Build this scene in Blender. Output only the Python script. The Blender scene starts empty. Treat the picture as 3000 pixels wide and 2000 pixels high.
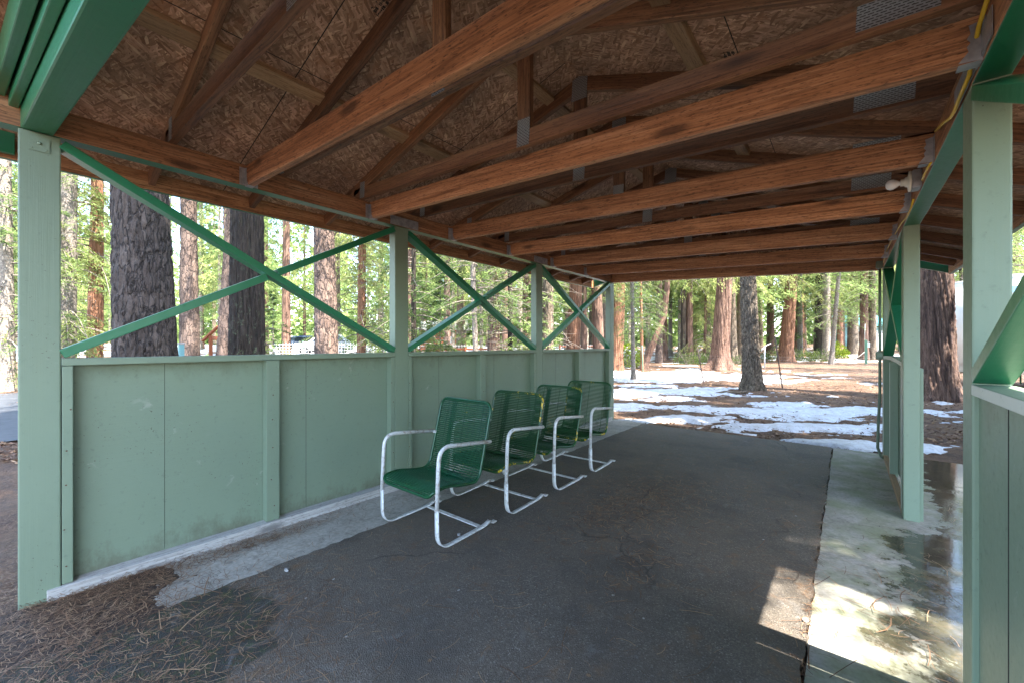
import bpy, bmesh, math, random
import numpy as np
from mathutils import Vector, Matrix, Euler
random.seed(7); RNG = np.random.default_rng(11)
sc = bpy.context.scene
COL = sc.collection
R = math.radians

# ------------------------------------------------------------------ camera model
F, XVP, Y0, CAMH = 1192.7, 2480.0, 1008.4, 1.296
TH = math.atan((XVP-1500)/F); CT, ST = math.cos(TH), math.sin(TH)
def rd2xy(r, d): return (r*CT-d*ST, d*CT+r*ST)
def at(px, d):                       # direction of a photo column at a given depth -> ground position
    return rd2xy((px-1500)/F*d, d)
def on_x(px, py, X):                 # point on the plane X = const seen at a photo pixel
    u = (px-1500)/F; d = X/(u*CT-ST); x, y = rd2xy(u*d, d)
    return Vector((X, y, CAMH-(py-Y0)/F*d))
def gz(x, y):
    r = np.hypot(np.asarray(x)+1.4, np.asarray(y)-3.2)
    return -0.025+0.018*np.maximum(0, r-9.0)

# ------------------------------------------------------------------ helpers
WM = {}
def link(o, parent=None, M=None):
    M = M if M is not None else Matrix()
    COL.objects.link(o); WM[o.name] = M.copy()
    if parent is not None:
        o.parent = parent; o.matrix_basis = WM[parent.name].inverted() @ M
    else:
        o.matrix_basis = M
    return o
def tag(o, label=None, cat=None, group=None, kind=None):
    for k, v in (('label', label), ('category', cat), ('group', group), ('kind', kind)):
        if v: o[k] = v
    return o
def empty(name, loc, rz=0.0):
    o = bpy.data.objects.new(name, None); o.empty_display_size = .1
    return link(o, None, Matrix.Translation(Vector(loc)) @ Matrix.Rotation(rz, 4, 'Z'))
def mesh_obj(name, me, mats, parent=None, M=None):
    o = bpy.data.objects.new(name, me)
    if not isinstance(mats, (list, tuple)): mats = [mats]
    if not me.materials:
        for m in mats: me.materials.append(m)
    return link(o, parent, M)
def me_from(name, V, Fc, smooth=False):
    me = bpy.data.meshes.new(name)
    V = np.asarray(V, dtype=np.float32); Fc = np.asarray(Fc, dtype=np.int32)
    n = Fc.shape[1]
    me.vertices.add(len(V)); me.vertices.foreach_set('co', V.ravel())
    me.loops.add(Fc.size); me.loops.foreach_set('vertex_index', Fc.ravel())
    me.polygons.add(len(Fc))
    me.polygons.foreach_set('loop_start', np.arange(0, Fc.size, n, dtype=np.int32))
    if smooth: me.polygons.foreach_set('use_smooth', np.ones(len(Fc), dtype=bool))
    me.update(calc_edges=True); me.validate()
    return me
def me_from_bm(name, bm, smooth=False):
    me = bpy.data.meshes.new(name)
    bmesh.ops.recalc_face_normals(bm, faces=bm.faces)
    if smooth:
        for f in bm.faces: f.smooth = True
    bm.to_mesh(me); bm.free(); return me
def bm_box(bm, c, s, M=None):
    M2 = Matrix.Translation(Vector(c)) @ Matrix.Diagonal((s[0], s[1], s[2], 1))
    if M is not None: M2 = M @ M2
    return bmesh.ops.create_cube(bm, size=1, matrix=M2)['verts']
def frame(p0, p1, up=(0, 0, 1)):
    p0, p1 = Vector(p0), Vector(p1); x = (p1-p0).normalized(); up = Vector(up)
    if abs(x.dot(up)) > .98: up = Vector((0, 1, 0))
    y = up.cross(x).normalized(); z = x.cross(y)
    M = Matrix((x, y, z)).transposed().to_4x4(); M.translation = (p0+p1)/2
    return M, (p1-p0).length
def beam(name, p0, p1, w, h, mat, parent, up=(0, 0, 1), bevel=.004, face=None, warp=0.0):
    """a squared timber from p0 to p1: local X runs along it, w sideways, h up"""
    M, L = frame(p0, p1, up); bm = bmesh.new()
    bm_box(bm, (0, 0, 0), (L, w, h))
    if bevel: bmesh.ops.bevel(bm, geom=bm.edges[:], offset=bevel, segments=2, affect='EDGES', profile=.6)
    if warp:
        bmesh.ops.bisect_plane(bm, geom=bm.verts[:]+bm.edges[:]+bm.faces[:], plane_co=(0,0,0), plane_no=(1,0,0))
        for k in (-.3, .3): bmesh.ops.bisect_plane(bm, geom=bm.verts[:]+bm.edges[:]+bm.faces[:], plane_co=(k*L,0,0), plane_no=(1,0,0))
        for v in bm.verts: v.co.z += warp*(1-(2*v.co.x/L)**2)
    mats = [mat]
    if face:
        bm.normal_update()
        for key, m in face.items():
            ax = 'xyz'.index(key[1]); sg = 1 if key[0] == '+' else -1
            mats.append(m)
            for f in bm.faces:
                if f.normal[ax]*sg > .8: f.material_index = len(mats)-1
    me = me_from_bm(name, bm)
    return mesh_obj(name, me, mats, parent, M)
def tube_np(pts, rad, n=8, cap=True):
    P = np.array([list(p) for p in pts], float); m = len(P)
    rad = np.full(m, rad) if np.isscalar(rad) else np.asarray(rad, float)
    T = np.gradient(P, axis=0); T /= np.linalg.norm(T, axis=1, keepdims=True)+1e-9
    u = np.cross(T[0], [0, 0, 1.0]) 
    if np.linalg.norm(u) < .1: u = np.cross(T[0], [0, 1.0, 0])
    U = []
    for i in range(m):
        u = u-T[i]*np.dot(u, T[i]); u /= np.linalg.norm(u)+1e-9; U.append(u)
    U = np.array(U); W = np.cross(T, U)
    a = np.arange(n)*2*np.pi/n
    V = (P[:, None]+rad[:, None, None]*(np.cos(a)[None, :, None]*U[:, None]+np.sin(a)[None, :, None]*W[:, None])).reshape(-1, 3)
    i = np.arange(m-1)[:, None]*n; j = np.arange(n)[None]; k = (j+1) % n
    Fc = np.stack([i+j, i+k, i+n+k, i+n+j], -1).reshape(-1, 4)
    if cap:
        V = np.vstack([V, P[0], P[-1]]); c0, c1 = len(V)-2, len(V)-1
        jj = np.arange(n); kk = (jj+1) % n
        Fc = np.vstack([Fc, np.stack([kk, jj, np.full(n, c0), np.full(n, c0)], -1)*1, np.stack([(m-1)*n+jj, (m-1)*n+kk, np.full(n, c1), np.full(n, c1)], -1)])
    return V, Fc
def join_np(parts):
    Vs, Fs, o = [], [], 0
    for V, Fc in parts: Vs.append(V); Fs.append(Fc+o); o += len(V)
    return np.vstack(Vs), np.vstack(Fs)
def me_quads(name, V, Fc, smooth=False):      # quads that may hold repeated indices (triangles)
    me = bpy.data.meshes.new(name)
    tri = Fc[:, 2] == Fc[:, 3]
    faces = [list(map(int, f)) for f in Fc[~tri]]+[list(map(int, f[:3])) for f in Fc[tri]]
    me.from_pydata([tuple(map(float, v)) for v in V], [], faces)
    if smooth: me.polygons.foreach_set('use_smooth', np.ones(len(me.polygons), dtype=bool))
    me.update(); return me
def tube(name, pts, rad, mat, parent=None, n=8, smooth=True, origin=None):
    o0 = Vector(origin if origin is not None else pts[0])
    V, Fc = tube_np([Vector(p)-o0 for p in pts], rad, n)
    return mesh_obj(name, me_quads(name, V, Fc, smooth), mat, parent, Matrix.Translation(o0))
# numpy noise
def _h(i, j, k, s):
    n = (i*374761393+j*668265263+k*2147483647+s*974711) & 0xffffffff
    n = ((n ^ (n >> 13))*1274126177) & 0xffffffff
    n = ((n ^ (n >> 16))*2246822519) & 0xffffffff
    return ((n ^ (n >> 15)) & 0xffffff)/float(0xffffff)
def vnoise(P, s=0):
    P = np.asarray(P, float); I = np.floor(P).astype(np.int64); f = P-I; f = f*f*(3-2*f); o = 0
    for a in (0, 1):
        for b in (0, 1):
            for c in (0, 1):
                w = (f[..., 0] if a else 1-f[..., 0])*(f[..., 1] if b else 1-f[..., 1])*(f[..., 2] if c else 1-f[..., 2])
                o = o+w*_h(I[..., 0]+a, I[..., 1]+b, I[..., 2]+c, s)
    return o
def fbm(P, s=0, oct=4):
    P = np.asarray(P, float); v = 0; a = .5; t = 0
    for k in range(oct): v = v+a*vnoise(P, s+k); t += a; a *= .5; P = P*2.03+7.1
    return v/t
def worley(P, s=0):
    P = np.asarray(P, float); I = np.floor(P).astype(np.int64)
    d1 = np.full(P.shape[:-1], 9.0); d2 = d1.copy()
    for a in (-1, 0, 1):
        for b in (-1, 0, 1):
            for c in (-1, 0, 1):
                J = I+np.array([a, b, c])
                q = np.stack([_h(J[..., 0], J[..., 1], J[..., 2], s+t) for t in (1, 2, 3)], -1)+J
                d = np.linalg.norm(q-P, axis=-1)
                d2 = np.where(d < d1, d1, np.minimum(d2, d)); d1 = np.minimum(d1, d)
    return d1, d2

def sprays(C, D, N, L, W):
    """leaf blades: centre, direction, normal -> quads pinched at the tip"""
    D = D/(np.linalg.norm(D, axis=1, keepdims=True)+1e-9); Sd = np.cross(D, N); Sd /= np.linalg.norm(Sd, axis=1, keepdims=True)+1e-9
    a = C-D*(L*.5)[:, None]; b = C+D*(L*.5)[:, None]; s = Sd*W[:, None]
    V = np.stack([a-s*.35, C-s*.5-D*(L*.02)[:, None], b, C+s*.5], 1).reshape(-1, 3)
    V[0::4] = a
    n = len(C); Fc = np.arange(4*n).reshape(n, 4)
    return V, Fc
# ------------------------------------------------------------------ materials
class NT:
    def __init__(s, name):
        s.m = bpy.data.materials.new(name); s.m.use_nodes = True
        s.t = s.m.node_tree; s.n = s.t.nodes; s.l = s.t.links
        s.b = s.n['Principled BSDF']; s.out = s.n['Material Output']
    def new(s, typ, **kw):
        n = s.n.new(typ)
        for k, v in kw.items():
            if k.startswith('i_'):
                key = k[2:]; key = int(key) if key.isdigit() else key.replace('_', ' ')
                n.inputs[key].default_value = v
            else: setattr(n, k, v)
        return n
    def lk(s, a, b): s.l.new(a, b)
    def coord(s, scale=(1, 1, 1), rand=0.0, kind='Object'):
        tc = s.new('ShaderNodeTexCoord'); mp = s.new('ShaderNodeMapping'); mp.inputs['Scale'].default_value = scale
        src = tc.outputs[kind]
        if rand:
            oi = s.new('ShaderNodeObjectInfo'); mu = s.new('ShaderNodeVectorMath', operation='SCALE')
            cx = s.new('ShaderNodeCombineXYZ')
            for k in range(3): s.lk(oi.outputs['Random'], cx.inputs[k])
            mu.inputs['Scale'].default_value = rand; s.lk(cx.outputs[0], mu.inputs[0])
            ad = s.new('ShaderNodeVectorMath', operation='ADD'); s.lk(src, ad.inputs[0]); s.lk(mu.outputs[0], ad.inputs[1]); src = ad.outputs[0]
        s.lk(src, mp.inputs['Vector']); return mp.outputs[0]
    def noise(s, vec, scale, detail=4, rough=.55, dist=0.0, out='Fac'):
        n = s.new('ShaderNodeTexNoise'); n.inputs['Scale'].default_value = scale; n.inputs['Detail'].default_value = detail
        n.inputs['Roughness'].default_value = rough; n.inputs['Distortion'].default_value = dist
        s.lk(vec, n.inputs['Vector']); return n.outputs[out]
    def ramp(s, fac, stops):
        n = s.new('ShaderNodeValToRGB'); e = n.color_ramp.elements
        while len(e) < len(stops): e.new(.5)
        for k, (p, c) in enumerate(stops):
            e[k].position = p; e[k].color = (*c, 1) if len(c) == 3 else c
        s.lk(fac, n.inputs[0]); return n.outputs[0]
    def math(s, op, a, b=None, c=None):
        n = s.new('ShaderNodeMath', operation=op)
        for k, v in enumerate((a, b, c)):
            if v is None: continue
            if isinstance(v, (int, float)): n.inputs[k].default_value = v
            else: s.lk(v, n.inputs[k])
        return n.outputs[0]
    def mix(s, fac, a, b, blend='MIX'):
        n = s.new('ShaderNodeMix', data_type='RGBA', blend_type=blend)
        for k, v in ((0, fac), (6, a), (7, b)):
            if isinstance(v, (int, float)): n.inputs[k].default_value = v
            elif isinstance(v, tuple): n.inputs[k].default_value = (*v, 1)
            else: s.lk(v, n.inputs[k])
        return n.outputs[2]
    def bump(s, h, strength=.3, dist=.01):
        n = s.new('ShaderNodeBump'); n.inputs['Strength'].default_value = strength; n.inputs['Distance'].default_value = dist
        s.lk(h, n.inputs['Height']); s.lk(n.outputs[0], s.b.inputs['Normal']); return n
    def set(s, col=None, rough=None, metal=None, spec=None):
        for key, v in (('Base Color', col), ('Roughness', rough), ('Metallic', metal), ('Specular IOR Level', spec)):
            if v is None: continue
            if isinstance(v, tuple): s.b.inputs[key].default_value = (*v, 1)
            elif isinstance(v, (int, float)): s.b.inputs[key].default_value = v
            else: s.lk(v, s.b.inputs[key])
        return s.m
def timber(name, dark, mid, light, rough=.62, mold=.5, grain=1.0):
    t = NT(name); v = t.coord((.55, 7, 7), rand=37.0)
    g = t.noise(v, 3.2, 6, .6, 1.1)
    v2 = t.coord((1.2, 60, 60), rand=11.0); fine = t.noise(v2, 2.0, 3, .6)
    v3 = t.coord((.9, 2.0, 2.0), rand=21.0); big = t.noise(v3, 1.3, 4, .6, .4)
    # long fine late-wood lines, bent a little by a slow warp
    wp = t.new('ShaderNodeTexNoise'); wp.inputs['Scale'].default_value = 1.0; wp.inputs['Detail'].default_value = 2; t.lk(t.coord((1.1, 3.5, 3.5), rand=53.0), wp.inputs['Vector'])
    wa = t.new('ShaderNodeVectorMath', operation='MULTIPLY_ADD'); wa.inputs[1].default_value = (0, 2.6*grain, 2.6*grain); t.lk(wp.outputs['Color'], wa.inputs[0]); t.lk(t.coord((.30, 34, 34), rand=31.0), wa.inputs[2])
    ln_ = t.noise(wa.outputs[0], 3.0, 2.5, .55)
    line = t.math('MULTIPLY', t.ramp(ln_, [(.50, (0, 0, 0)), (.60, (1, 1, 1))]), t.ramp(big, [(.3, (.35, .35, .35)), (.6, (1, 1, 1))]))
    f = t.math('ADD', t.math('MULTIPLY', g, .60), t.math('MULTIPLY', t.math('SUBTRACT', fine, .5), .45))
    f = t.math('ADD', f, .17)
    c = t.ramp(f, [(.2, dark), (.46, mid), (.78, light)])
    c = t.mix(t.math('MULTIPLY', line, .58), c, tuple(x*1.1 for x in dark))
    kn = t.new('ShaderNodeTexVoronoi', feature='F1'); kn.inputs['Scale'].default_value = 1.0
    t.lk(t.coord((1.7, 6.0, 6.0), rand=71.0), kn.inputs['Vector'])
    kf = t.ramp(kn.outputs['Distance'], [(.09, (1, 1, 1)), (.19, (0, 0, 0))])
    c = t.mix(t.math('MULTIPLY', kf, .8), c, tuple(x*.55 for x in dark))
    mo = t.ramp(t.noise(t.coord((9, 55, 55), rand=9.0), 3.0, 3, .7), [(.55, (0, 0, 0)), (.63, (1, 1, 1))])
    mo = t.math('MULTIPLY', mo, t.math('MULTIPLY', big, mold*1.5))
    c = t.mix(mo, c, tuple(x*.35 for x in dark))
    oi = t.new('ShaderNodeObjectInfo')
    c = t.mix(1.0, c, t.ramp(oi.outputs['Random'], [(0, (.6, .56, .54)), (.35, (.95, .9, .86)), (.7, (1.0, 1.0, 1.0)), (1, (1.2, 1.15, 1.1))]), 'MULTIPLY')
    c = t.mix(t.math('MULTIPLY', t.ramp(big, [(.35, (0, 0, 0)), (.75, (1, 1, 1))]), .28), c, tuple(x*.5 for x in mid))
    t.bump(t.math('SUBTRACT', fine, t.math('MULTIPLY', line, .5)), .3, .003)
    return t.set(c, rough)
def paint(name, base, rough=.45, wear=.12, wearcol=(.55, .53, .48), grime=.35, spec=.5):
    t = NT(name); v = t.coord((1, 1, 1), rand=5.0)
    n = t.noise(v, 2.3, 5, .6); f = t.noise(v, 34, 4, .65)
    st = t.noise(t.coord((1.0, 9.0, 1.0) if 'panel' in name else (.35, 9, 9), rand=2.0), 3.0, 4, .6)
    c = t.mix(t.math('MULTIPLY', n, .5), tuple(x*1.08 for x in base), tuple(x*.66 for x in base))
    c = t.mix(t.math('MULTIPLY', st, .3), c, (base[0]*1.15, base[1]*1.08, base[2]*.9))
    gr = t.ramp(f, [(.60, (0, 0, 0)), (.72, (1, 1, 1))])
    c = t.mix(t.math('MULTIPLY', gr, grime), c, tuple(x*.5+.01 for x in base))
    sp = t.ramp(t.noise(t.coord((1, 1, 1), rand=9.0), 95, 2, .5), [(.70, (0, 0, 0)), (.735, (1, 1, 1))])
    c = t.mix(t.math('MULTIPLY', sp, t.ramp(n, [(.45, (0, 0, 0)), (.6, (.85, .85, .85))])), c, (.05, .035, .02))
    w = t.math('MULTIPLY', t.ramp(t.noise(v, 11, 6, .7, .6), [(.62, (0, 0, 0)), (.67, (1, 1, 1))]), t.ramp(n, [(.5, (0, 0, 0)), (.62, (1, 1, 1))]))
    c = t.mix(t.math('MULTIPLY', w, wear), c, wearcol)
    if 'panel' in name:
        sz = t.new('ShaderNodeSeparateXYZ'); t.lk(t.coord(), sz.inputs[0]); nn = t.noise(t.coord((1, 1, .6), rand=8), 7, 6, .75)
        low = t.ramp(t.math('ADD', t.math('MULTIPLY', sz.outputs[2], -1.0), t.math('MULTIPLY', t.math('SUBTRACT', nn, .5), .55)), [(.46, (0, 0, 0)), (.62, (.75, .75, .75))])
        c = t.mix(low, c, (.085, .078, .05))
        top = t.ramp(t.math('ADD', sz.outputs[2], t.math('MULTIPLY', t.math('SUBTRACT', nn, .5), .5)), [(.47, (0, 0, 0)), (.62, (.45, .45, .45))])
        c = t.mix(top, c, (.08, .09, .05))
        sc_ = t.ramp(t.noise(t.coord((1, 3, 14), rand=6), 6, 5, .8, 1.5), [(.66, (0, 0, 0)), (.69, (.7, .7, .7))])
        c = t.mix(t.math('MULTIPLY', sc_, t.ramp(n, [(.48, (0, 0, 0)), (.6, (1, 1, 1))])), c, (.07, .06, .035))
    gv = t.noise(t.coord((.6, 30, 30), rand=3.0), 3.0, 4, .6)
    t.bump(t.math('ADD', t.math('MULTIPLY', gv, .8), t.math('MULTIPLY', f, .5)), .22, .004)
    rr = t.math('ADD', t.math('MULTIPLY', f, .2), rough-.1)
    return t.set(c, rr, spec=spec)
M = {}
M['joist'] = timber('stained_joist', (.08, .030, .012), (.45, .215, .098), (.80, .49, .28), mold=.9)
M['truss'] = timber('stained_truss', (.045, .019, .009), (.20, .095, .046), (.42, .23, .12), mold=.8)
M['block'] = timber('pale_blocking', (.20, .115, .06), (.36, .235, .13), (.5, .35, .22), mold=.7)
M['grey'] = timber('weathered_board', (.22, .21, .20), (.42, .41, .39), (.6, .6, .58), mold=.8)
M['pale'] = paint('pale_green_paint', (.165, .222, .158), .5)
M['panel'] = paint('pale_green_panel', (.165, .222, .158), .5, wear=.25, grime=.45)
M['dark'] = paint('dark_green_paint', (.018, .155, .075), .34, wear=.05, grime=.2)
M['lip'] = paint('worn_white_paint', (.52, .53, .48), .6, wear=.5, wearcol=(.3, .29, .25), grime=.6)
t = NT('galvanised_steel'); v = t.coord((1, 1, 1), rand=3)
t.bump(t.noise(v, 60, 3), .1, .002)
M['galv'] = t.set(t.ramp(t.noise(v, 22, 4, .6), [(.35, (.30, .31, .33)), (.7, (.50, .51, .53))]), .5, .75)
t = NT('punched_plate'); br = t.new('ShaderNodeTexBrick'); br.offset = .5
br.inputs['Scale'].default_value = 1.0; br.inputs['Mortar Size'].default_value = .0028; br.inputs['Brick Width'].default_value = .021; br.inputs['Row Height'].default_value = .0085
br.inputs['Color1'].default_value = (.03, .028, .025, 1); br.inputs['Color2'].default_value = (.05, .04, .035, 1); br.inputs['Mortar'].default_value = (.27, .275, .28, 1)
sp_ = t.new('ShaderNodeSeparateXYZ'); cb_ = t.new('ShaderNodeCombineXYZ'); t.lk(t.coord(), sp_.inputs[0])
t.lk(sp_.outputs[0], cb_.inputs[0]); t.lk(sp_.outputs[2], cb_.inputs[1]); t.lk(cb_.outputs[0], br.inputs['Vector'])
M['plate'] = t.set(br.outputs['Color'], .5, .35)
# OSB
t = NT('strand_board'); cols = None
base = t.coord((1, 1, 1))
wn = t.new('ShaderNodeTexNoise'); wn.inputs['Scale'].default_value = 5.0; wn.inputs['Detail'].default_value = 2; t.lk(base, wn.inputs['Vector'])
hs = []
for k, (rot, scl) in enumerate(((.35, (17, 84, 17)), (-.5, (19, 98, 19)), (.95, (18, 88, 18)))):
    mp = t.new('ShaderNodeMapping'); mp.inputs['Rotation'].default_value = (0, 0, rot); t.lk(base, mp.inputs['Vector'])
    mp2 = t.new('ShaderNodeMapping'); mp2.inputs['Scale'].default_value = scl; mp2.inputs['Location'].default_value = (k*3.3, k*1.7, 0); t.lk(mp.outputs[0], mp2.inputs['Vector'])
    ad = t.new('ShaderNodeVectorMath', operation='MULTIPLY_ADD'); ad.inputs[1].default_value = (1.1, 1.1, 0); t.lk(wn.outputs['Color'], ad.inputs[0]); t.lk(mp2.outputs[0], ad.inputs[2])
    vo = t.new('ShaderNodeTexVoronoi', feature='F1'); vo.inputs['Scale'].default_value = 1.0; t.lk(ad.outputs[0], vo.inputs['Vector'])
    sv = t.new('ShaderNodeSeparateColor'); t.lk(vo.outputs['Color'], sv.inputs[0])
    col = t.ramp(sv.outputs[0], [(0, (.27, .15, .088)), (.4, (.46, .29, .185)), (.75, (.60, .425, .30)), (1, (.76, .60, .46))])
    hs.append((col, sv.outputs[1]))
c = t.mix(t.ramp(hs[1][1], [(.5, (0, 0, 0)), (.52, (1, 1, 1))]), hs[0][0], hs[1][0])
c = t.mix(t.ramp(hs[2][1], [(.62, (0, 0, 0)), (.64, (1, 1, 1))]), c, hs[2][0])
fine = t.noise(t.coord((70, 70, 70)), 3, 3); c = t.mix(.35, c, t.ramp(fine, [(.3, (.05, .022, .012)), (.7, (.42, .26, .16))]), 'OVERLAY')
c = t.mix(t.math('MULTIPLY', t.ramp(t.noise(base, 2.2, 5, .7), [(.40, (0, 0, 0)), (.66, (1, 1, 1))]), .6), c, (.09, .058, .04))
c = t.mix(t.math('MULTIPLY', t.ramp(t.noise(base, 5, 4, .7), [(.55, (0, 0, 0)), (.7, (1, 1, 1))]), .35), c, (.42, .17, .06))
# panel seams: every 1.22 m up the slope and every 2.44 m along the roof
sx = t.new('ShaderNodeSeparateXYZ'); t.lk(base, sx.inputs[0])
def seam(out, per, off):
    q = t.math('PINGPONG', t.math('ADD', out, off), per/2)
    return t.math('LESS_THAN', q, .0028)
c = t.mix(t.math('MAXIMUM', seam(sx.outputs[1], 1.22, .35), seam(sx.outputs[0], 2.44, .2)), c, (.012, .008, .006))
t.bump(t.math('ADD', hs[0][1], t.math('ADD', hs[1][1], fine)), .5, .004)
M['osb'] = t.set(c, .75)
t = NT('stamp_ink'); M['ink'] = t.set((.02, .017, .015), .8)
# floors
t = NT('asphalt'); v = t.coord()
ag = t.new('ShaderNodeTexVoronoi', feature='F1'); ag.inputs['Scale'].default_value = 210; t.lk(v, ag.inputs['Vector'])
sa = t.new('ShaderNodeSeparateColor'); t.lk(ag.outputs['Color'], sa.inputs[0])
c = t.ramp(sa.outputs[0], [(0, (.052, .044, .035)), (.75, (.114, .095, .075)), (.95, (.15, .128, .10)), (1, (.25, .23, .21))])
big = t.noise(v, .9, 5, .65)
c = t.mix(t.math('MULTIPLY', t.ramp(big, [(.35, (0, 0, 0)), (.7, (1, 1, 1))]), .7), c, (.115, .085, .060))
c = t.mix(t.math('MULTIPLY', t.ramp(t.noise(v, 7, 4, .7), [(.56, (0, 0, 0)), (.72, (1, 1, 1))]), .75), c, (.15, .085, .042))
c = t.mix(t.math('MULTIPLY', t.ramp(t.noise(v, 13, 4, .65), [(.68, (0, 0, 0)), (.75, (1, 1, 1))]), .6), c, (.24, .235, .225))
c = t.mix(t.math('MULTIPLY', t.ramp(t.noise(v, 1.6, 6, .7), [(.48, (0, 0, 0)), (.66, (1, 1, 1))]), .6), c, (.040, .036, .032))
# mossy, damp corner by the front post
gm = t.new('ShaderNodeVectorMath', operation='DISTANCE'); gm.inputs[1].default_value = (-2.06, .40, .27)
dn = t.new('ShaderNodeVectorMath', operation='MULTIPLY_ADD'); dn.inputs[1].default_value = (.55, .55, .55); nz = t.new('ShaderNodeTexNoise'); nz.inputs['Scale'].default_value = 3.0; nz.inputs['Detail'].default_value = 5; t.lk(v, nz.inputs['Vector'])
t.lk(nz.outputs['Color'], dn.inputs[0]); t.lk(v, dn.inputs[2]); t.lk(dn.outputs[0], gm.inputs[0])
wet = t.ramp(gm.outputs['Value'], [(.66, (1, 1, 1)), (.71, (0, 0, 0))])
c = t.mix(t.math('MULTIPLY', wet, .86), c, (.016, .017, .013))
c = t.mix(t.math('MULTIPLY', wet, t.ramp(t.noise(v, 24, 4, .7), [(.50, (0, 0, 0)), (.64, (.85, .85, .85))])), c, (.034, .046, .009))
t.bump(t.math('ADD', ag.outputs['Distance'], t.math('MULTIPLY', t.noise(v, 40, 3), .4)), .6, .006)
c = t.mix(t.math('MULTIPLY', t.ramp(t.noise(v, 5.5, 5, .7, .8), [(.60, (0, 0, 0)), (.70, (1, 1, 1))]), .5), c, (.16, .15, .14))
vs = t.new('ShaderNodeTexVoronoi', feature='F1'); vs.inputs['Scale'].default_value = 5.5; t.lk(v, vs.inputs['Vector'])
c = t.mix(t.ramp(t.math('ADD', vs.outputs['Distance'], t.math('MULTIPLY', t.noise(v, 30, 3), .10)), [(.085, (.75, .75, .75)), (.11, (0, 0, 0))]), c, (.20, .115, .055))
vs2 = t.new('ShaderNodeTexVoronoi', feature='F1'); vs2.inputs['Scale'].default_value = 4.3; t.lk(t.coord((1.07, .93, 1)), vs2.inputs['Vector'])
c = t.mix(t.ramp(t.math('ADD', vs2.outputs['Distance'], t.math('MULTIPLY', t.noise(v, 45, 3), .08)), [(.062, (.8, .8, .8)), (.08, (0, 0, 0))]), c, (.36, .355, .34))
crk = t.new('ShaderNodeTexVoronoi', feature='DISTANCE_TO_EDGE'); crk.inputs['Scale'].default_value = .55
cw = t.new('ShaderNodeVectorMath', operation='MULTIPLY_ADD'); cw.inputs[1].default_value = (.5, .5, 0); t.lk(nz.outputs['Color'], cw.inputs[0]); t.lk(v, cw.inputs[2]); t.lk(cw.outputs[0], crk.inputs['Vector'])
c = t.mix(t.math('MULTIPLY', t.ramp(crk.outputs['Distance'], [(.0, (1, 1, 1)), (.006, (0, 0, 0))]), t.ramp(t.noise(v, 1.1, 2), [(.5, (0, 0, 0)), (.6, (.8, .8, .8))])), c, (.018, .016, .014))
M['asphalt'] = t.set(c, t.math('SUBTRACT', .82, t.math('MULTIPLY', big, .18)))
def concrete(name, wetamt):
    t = NT(name); v = t.coord()
    n = t.noise(v, 2.2, 6, .65); f = t.noise(v, 45, 4, .6)
    c = t.ramp(n, [(.3, (.21, .19, .155)), (.7, (.42, .39, .335))])
    c = t.mix(.35, c, t.ramp(f, [(.3, (.12, .11, .09)), (.7, (.45, .43, .38))]))
    c = t.mix(t.math('MULTIPLY', t.ramp(t.noise(v, 9, 5, .75), [(.52, (0, 0, 0)), (.72, (1, 1, 1))]), .6), c, (.06, .048, .035))
    if wetamt:
        sx = t.new('ShaderNodeSeparateXYZ'); t.lk(v, sx.inputs[0])
        w = t.math('ADD', t.math('MULTIPLY', t.math('SUBTRACT', sx.outputs[0], .12), 1.7), t.math('MULTIPLY', t.math('SUBTRACT', t.noise(v, 3.2, 6, .68), .5), 2.1))
        wy = t.ramp(t.math('ABSOLUTE', t.math('SUBTRACT', sx.outputs[1], 3.0)), [(.9, (0, 0, 0)), (1.0, (1, 1, 1))])
        w = t.math('SUBTRACT', w, t.math('MULTIPLY', wy, .5))
        wet = t.ramp(w, [(.02, (0, 0, 0)), (.22, (1, 1, 1))])
        c = t.mix(t.math('MULTIPLY', t.ramp(t.noise(v, 3.7, 4), [(.4, (0, 0, 0)), (.65, (.6, .6, .6))]), 1.0), c, (.13, .165, .06))
        c = t.mix(t.math('MULTIPLY', wet, .93), c, t.ramp(t.noise(v, 6, 5, .7), [(.35, (.016, .014, .010)), (.55, (.055, .048, .026)), (.72, (.15, .11, .06))]))
        rr = t.math('SUBTRACT', .8, t.math('MULTIPLY', wet, .735))
        pud = t.ramp(w, [(.3, (1, 1, 1)), (.6, (.12, .12, .12))])
        b = t.bump(f, .3, .004); t.lk(t.math('MULTIPLY', pud, .35), b.inputs['Strength'])
        return t.set(c, rr)
    t.bump(t.math('ADD', f, n), .3, .005)
    return t.set(c, .85)
M['concrete'] = concrete('concrete_dry', 0); M['wet'] = concrete('concrete_wet', 1)
t = NT('needle_litter'); v = t.coord()
n = t.noise(v, .9, 6, .65); f = t.noise(v, 42, 5, .8, 1.2); f2 = t.noise(v, 9, 6, .75); f3 = t.noise(v, 2.6, 6, .7)
c = t.ramp(f, [(.30, (.03, .016, .010)), (.5, (.15, .075, .04)), (.68, (.36, .21, .12))])
c = t.mix(t.ramp(f2, [(.44, (0, 0, 0)), (.62, (.85, .85, .85))]), c, (.065, .038, .025))
c = t.mix(t.math('MULTIPLY', t.ramp(f3, [(.45, (0, 0, 0)), (.65, (1, 1, 1))]), .5), c, (.28, .15, .075))
c = t.mix(t.math('MULTIPLY', t.ramp(n, [(.5, (0, 0, 0)), (.7, (1, 1, 1))]), .35), c, (.30, .21, .14))
t.bump(t.math('ADD', f, t.math('MULTIPLY', f2, 2.0)), 1.0, .05)
M['litter'] = t.set(c, .92)
t = NT('snow'); v = t.coord(); n = t.noise(v, 3, 5, .6); f = t.noise(v, 28, 4, .7)
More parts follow.
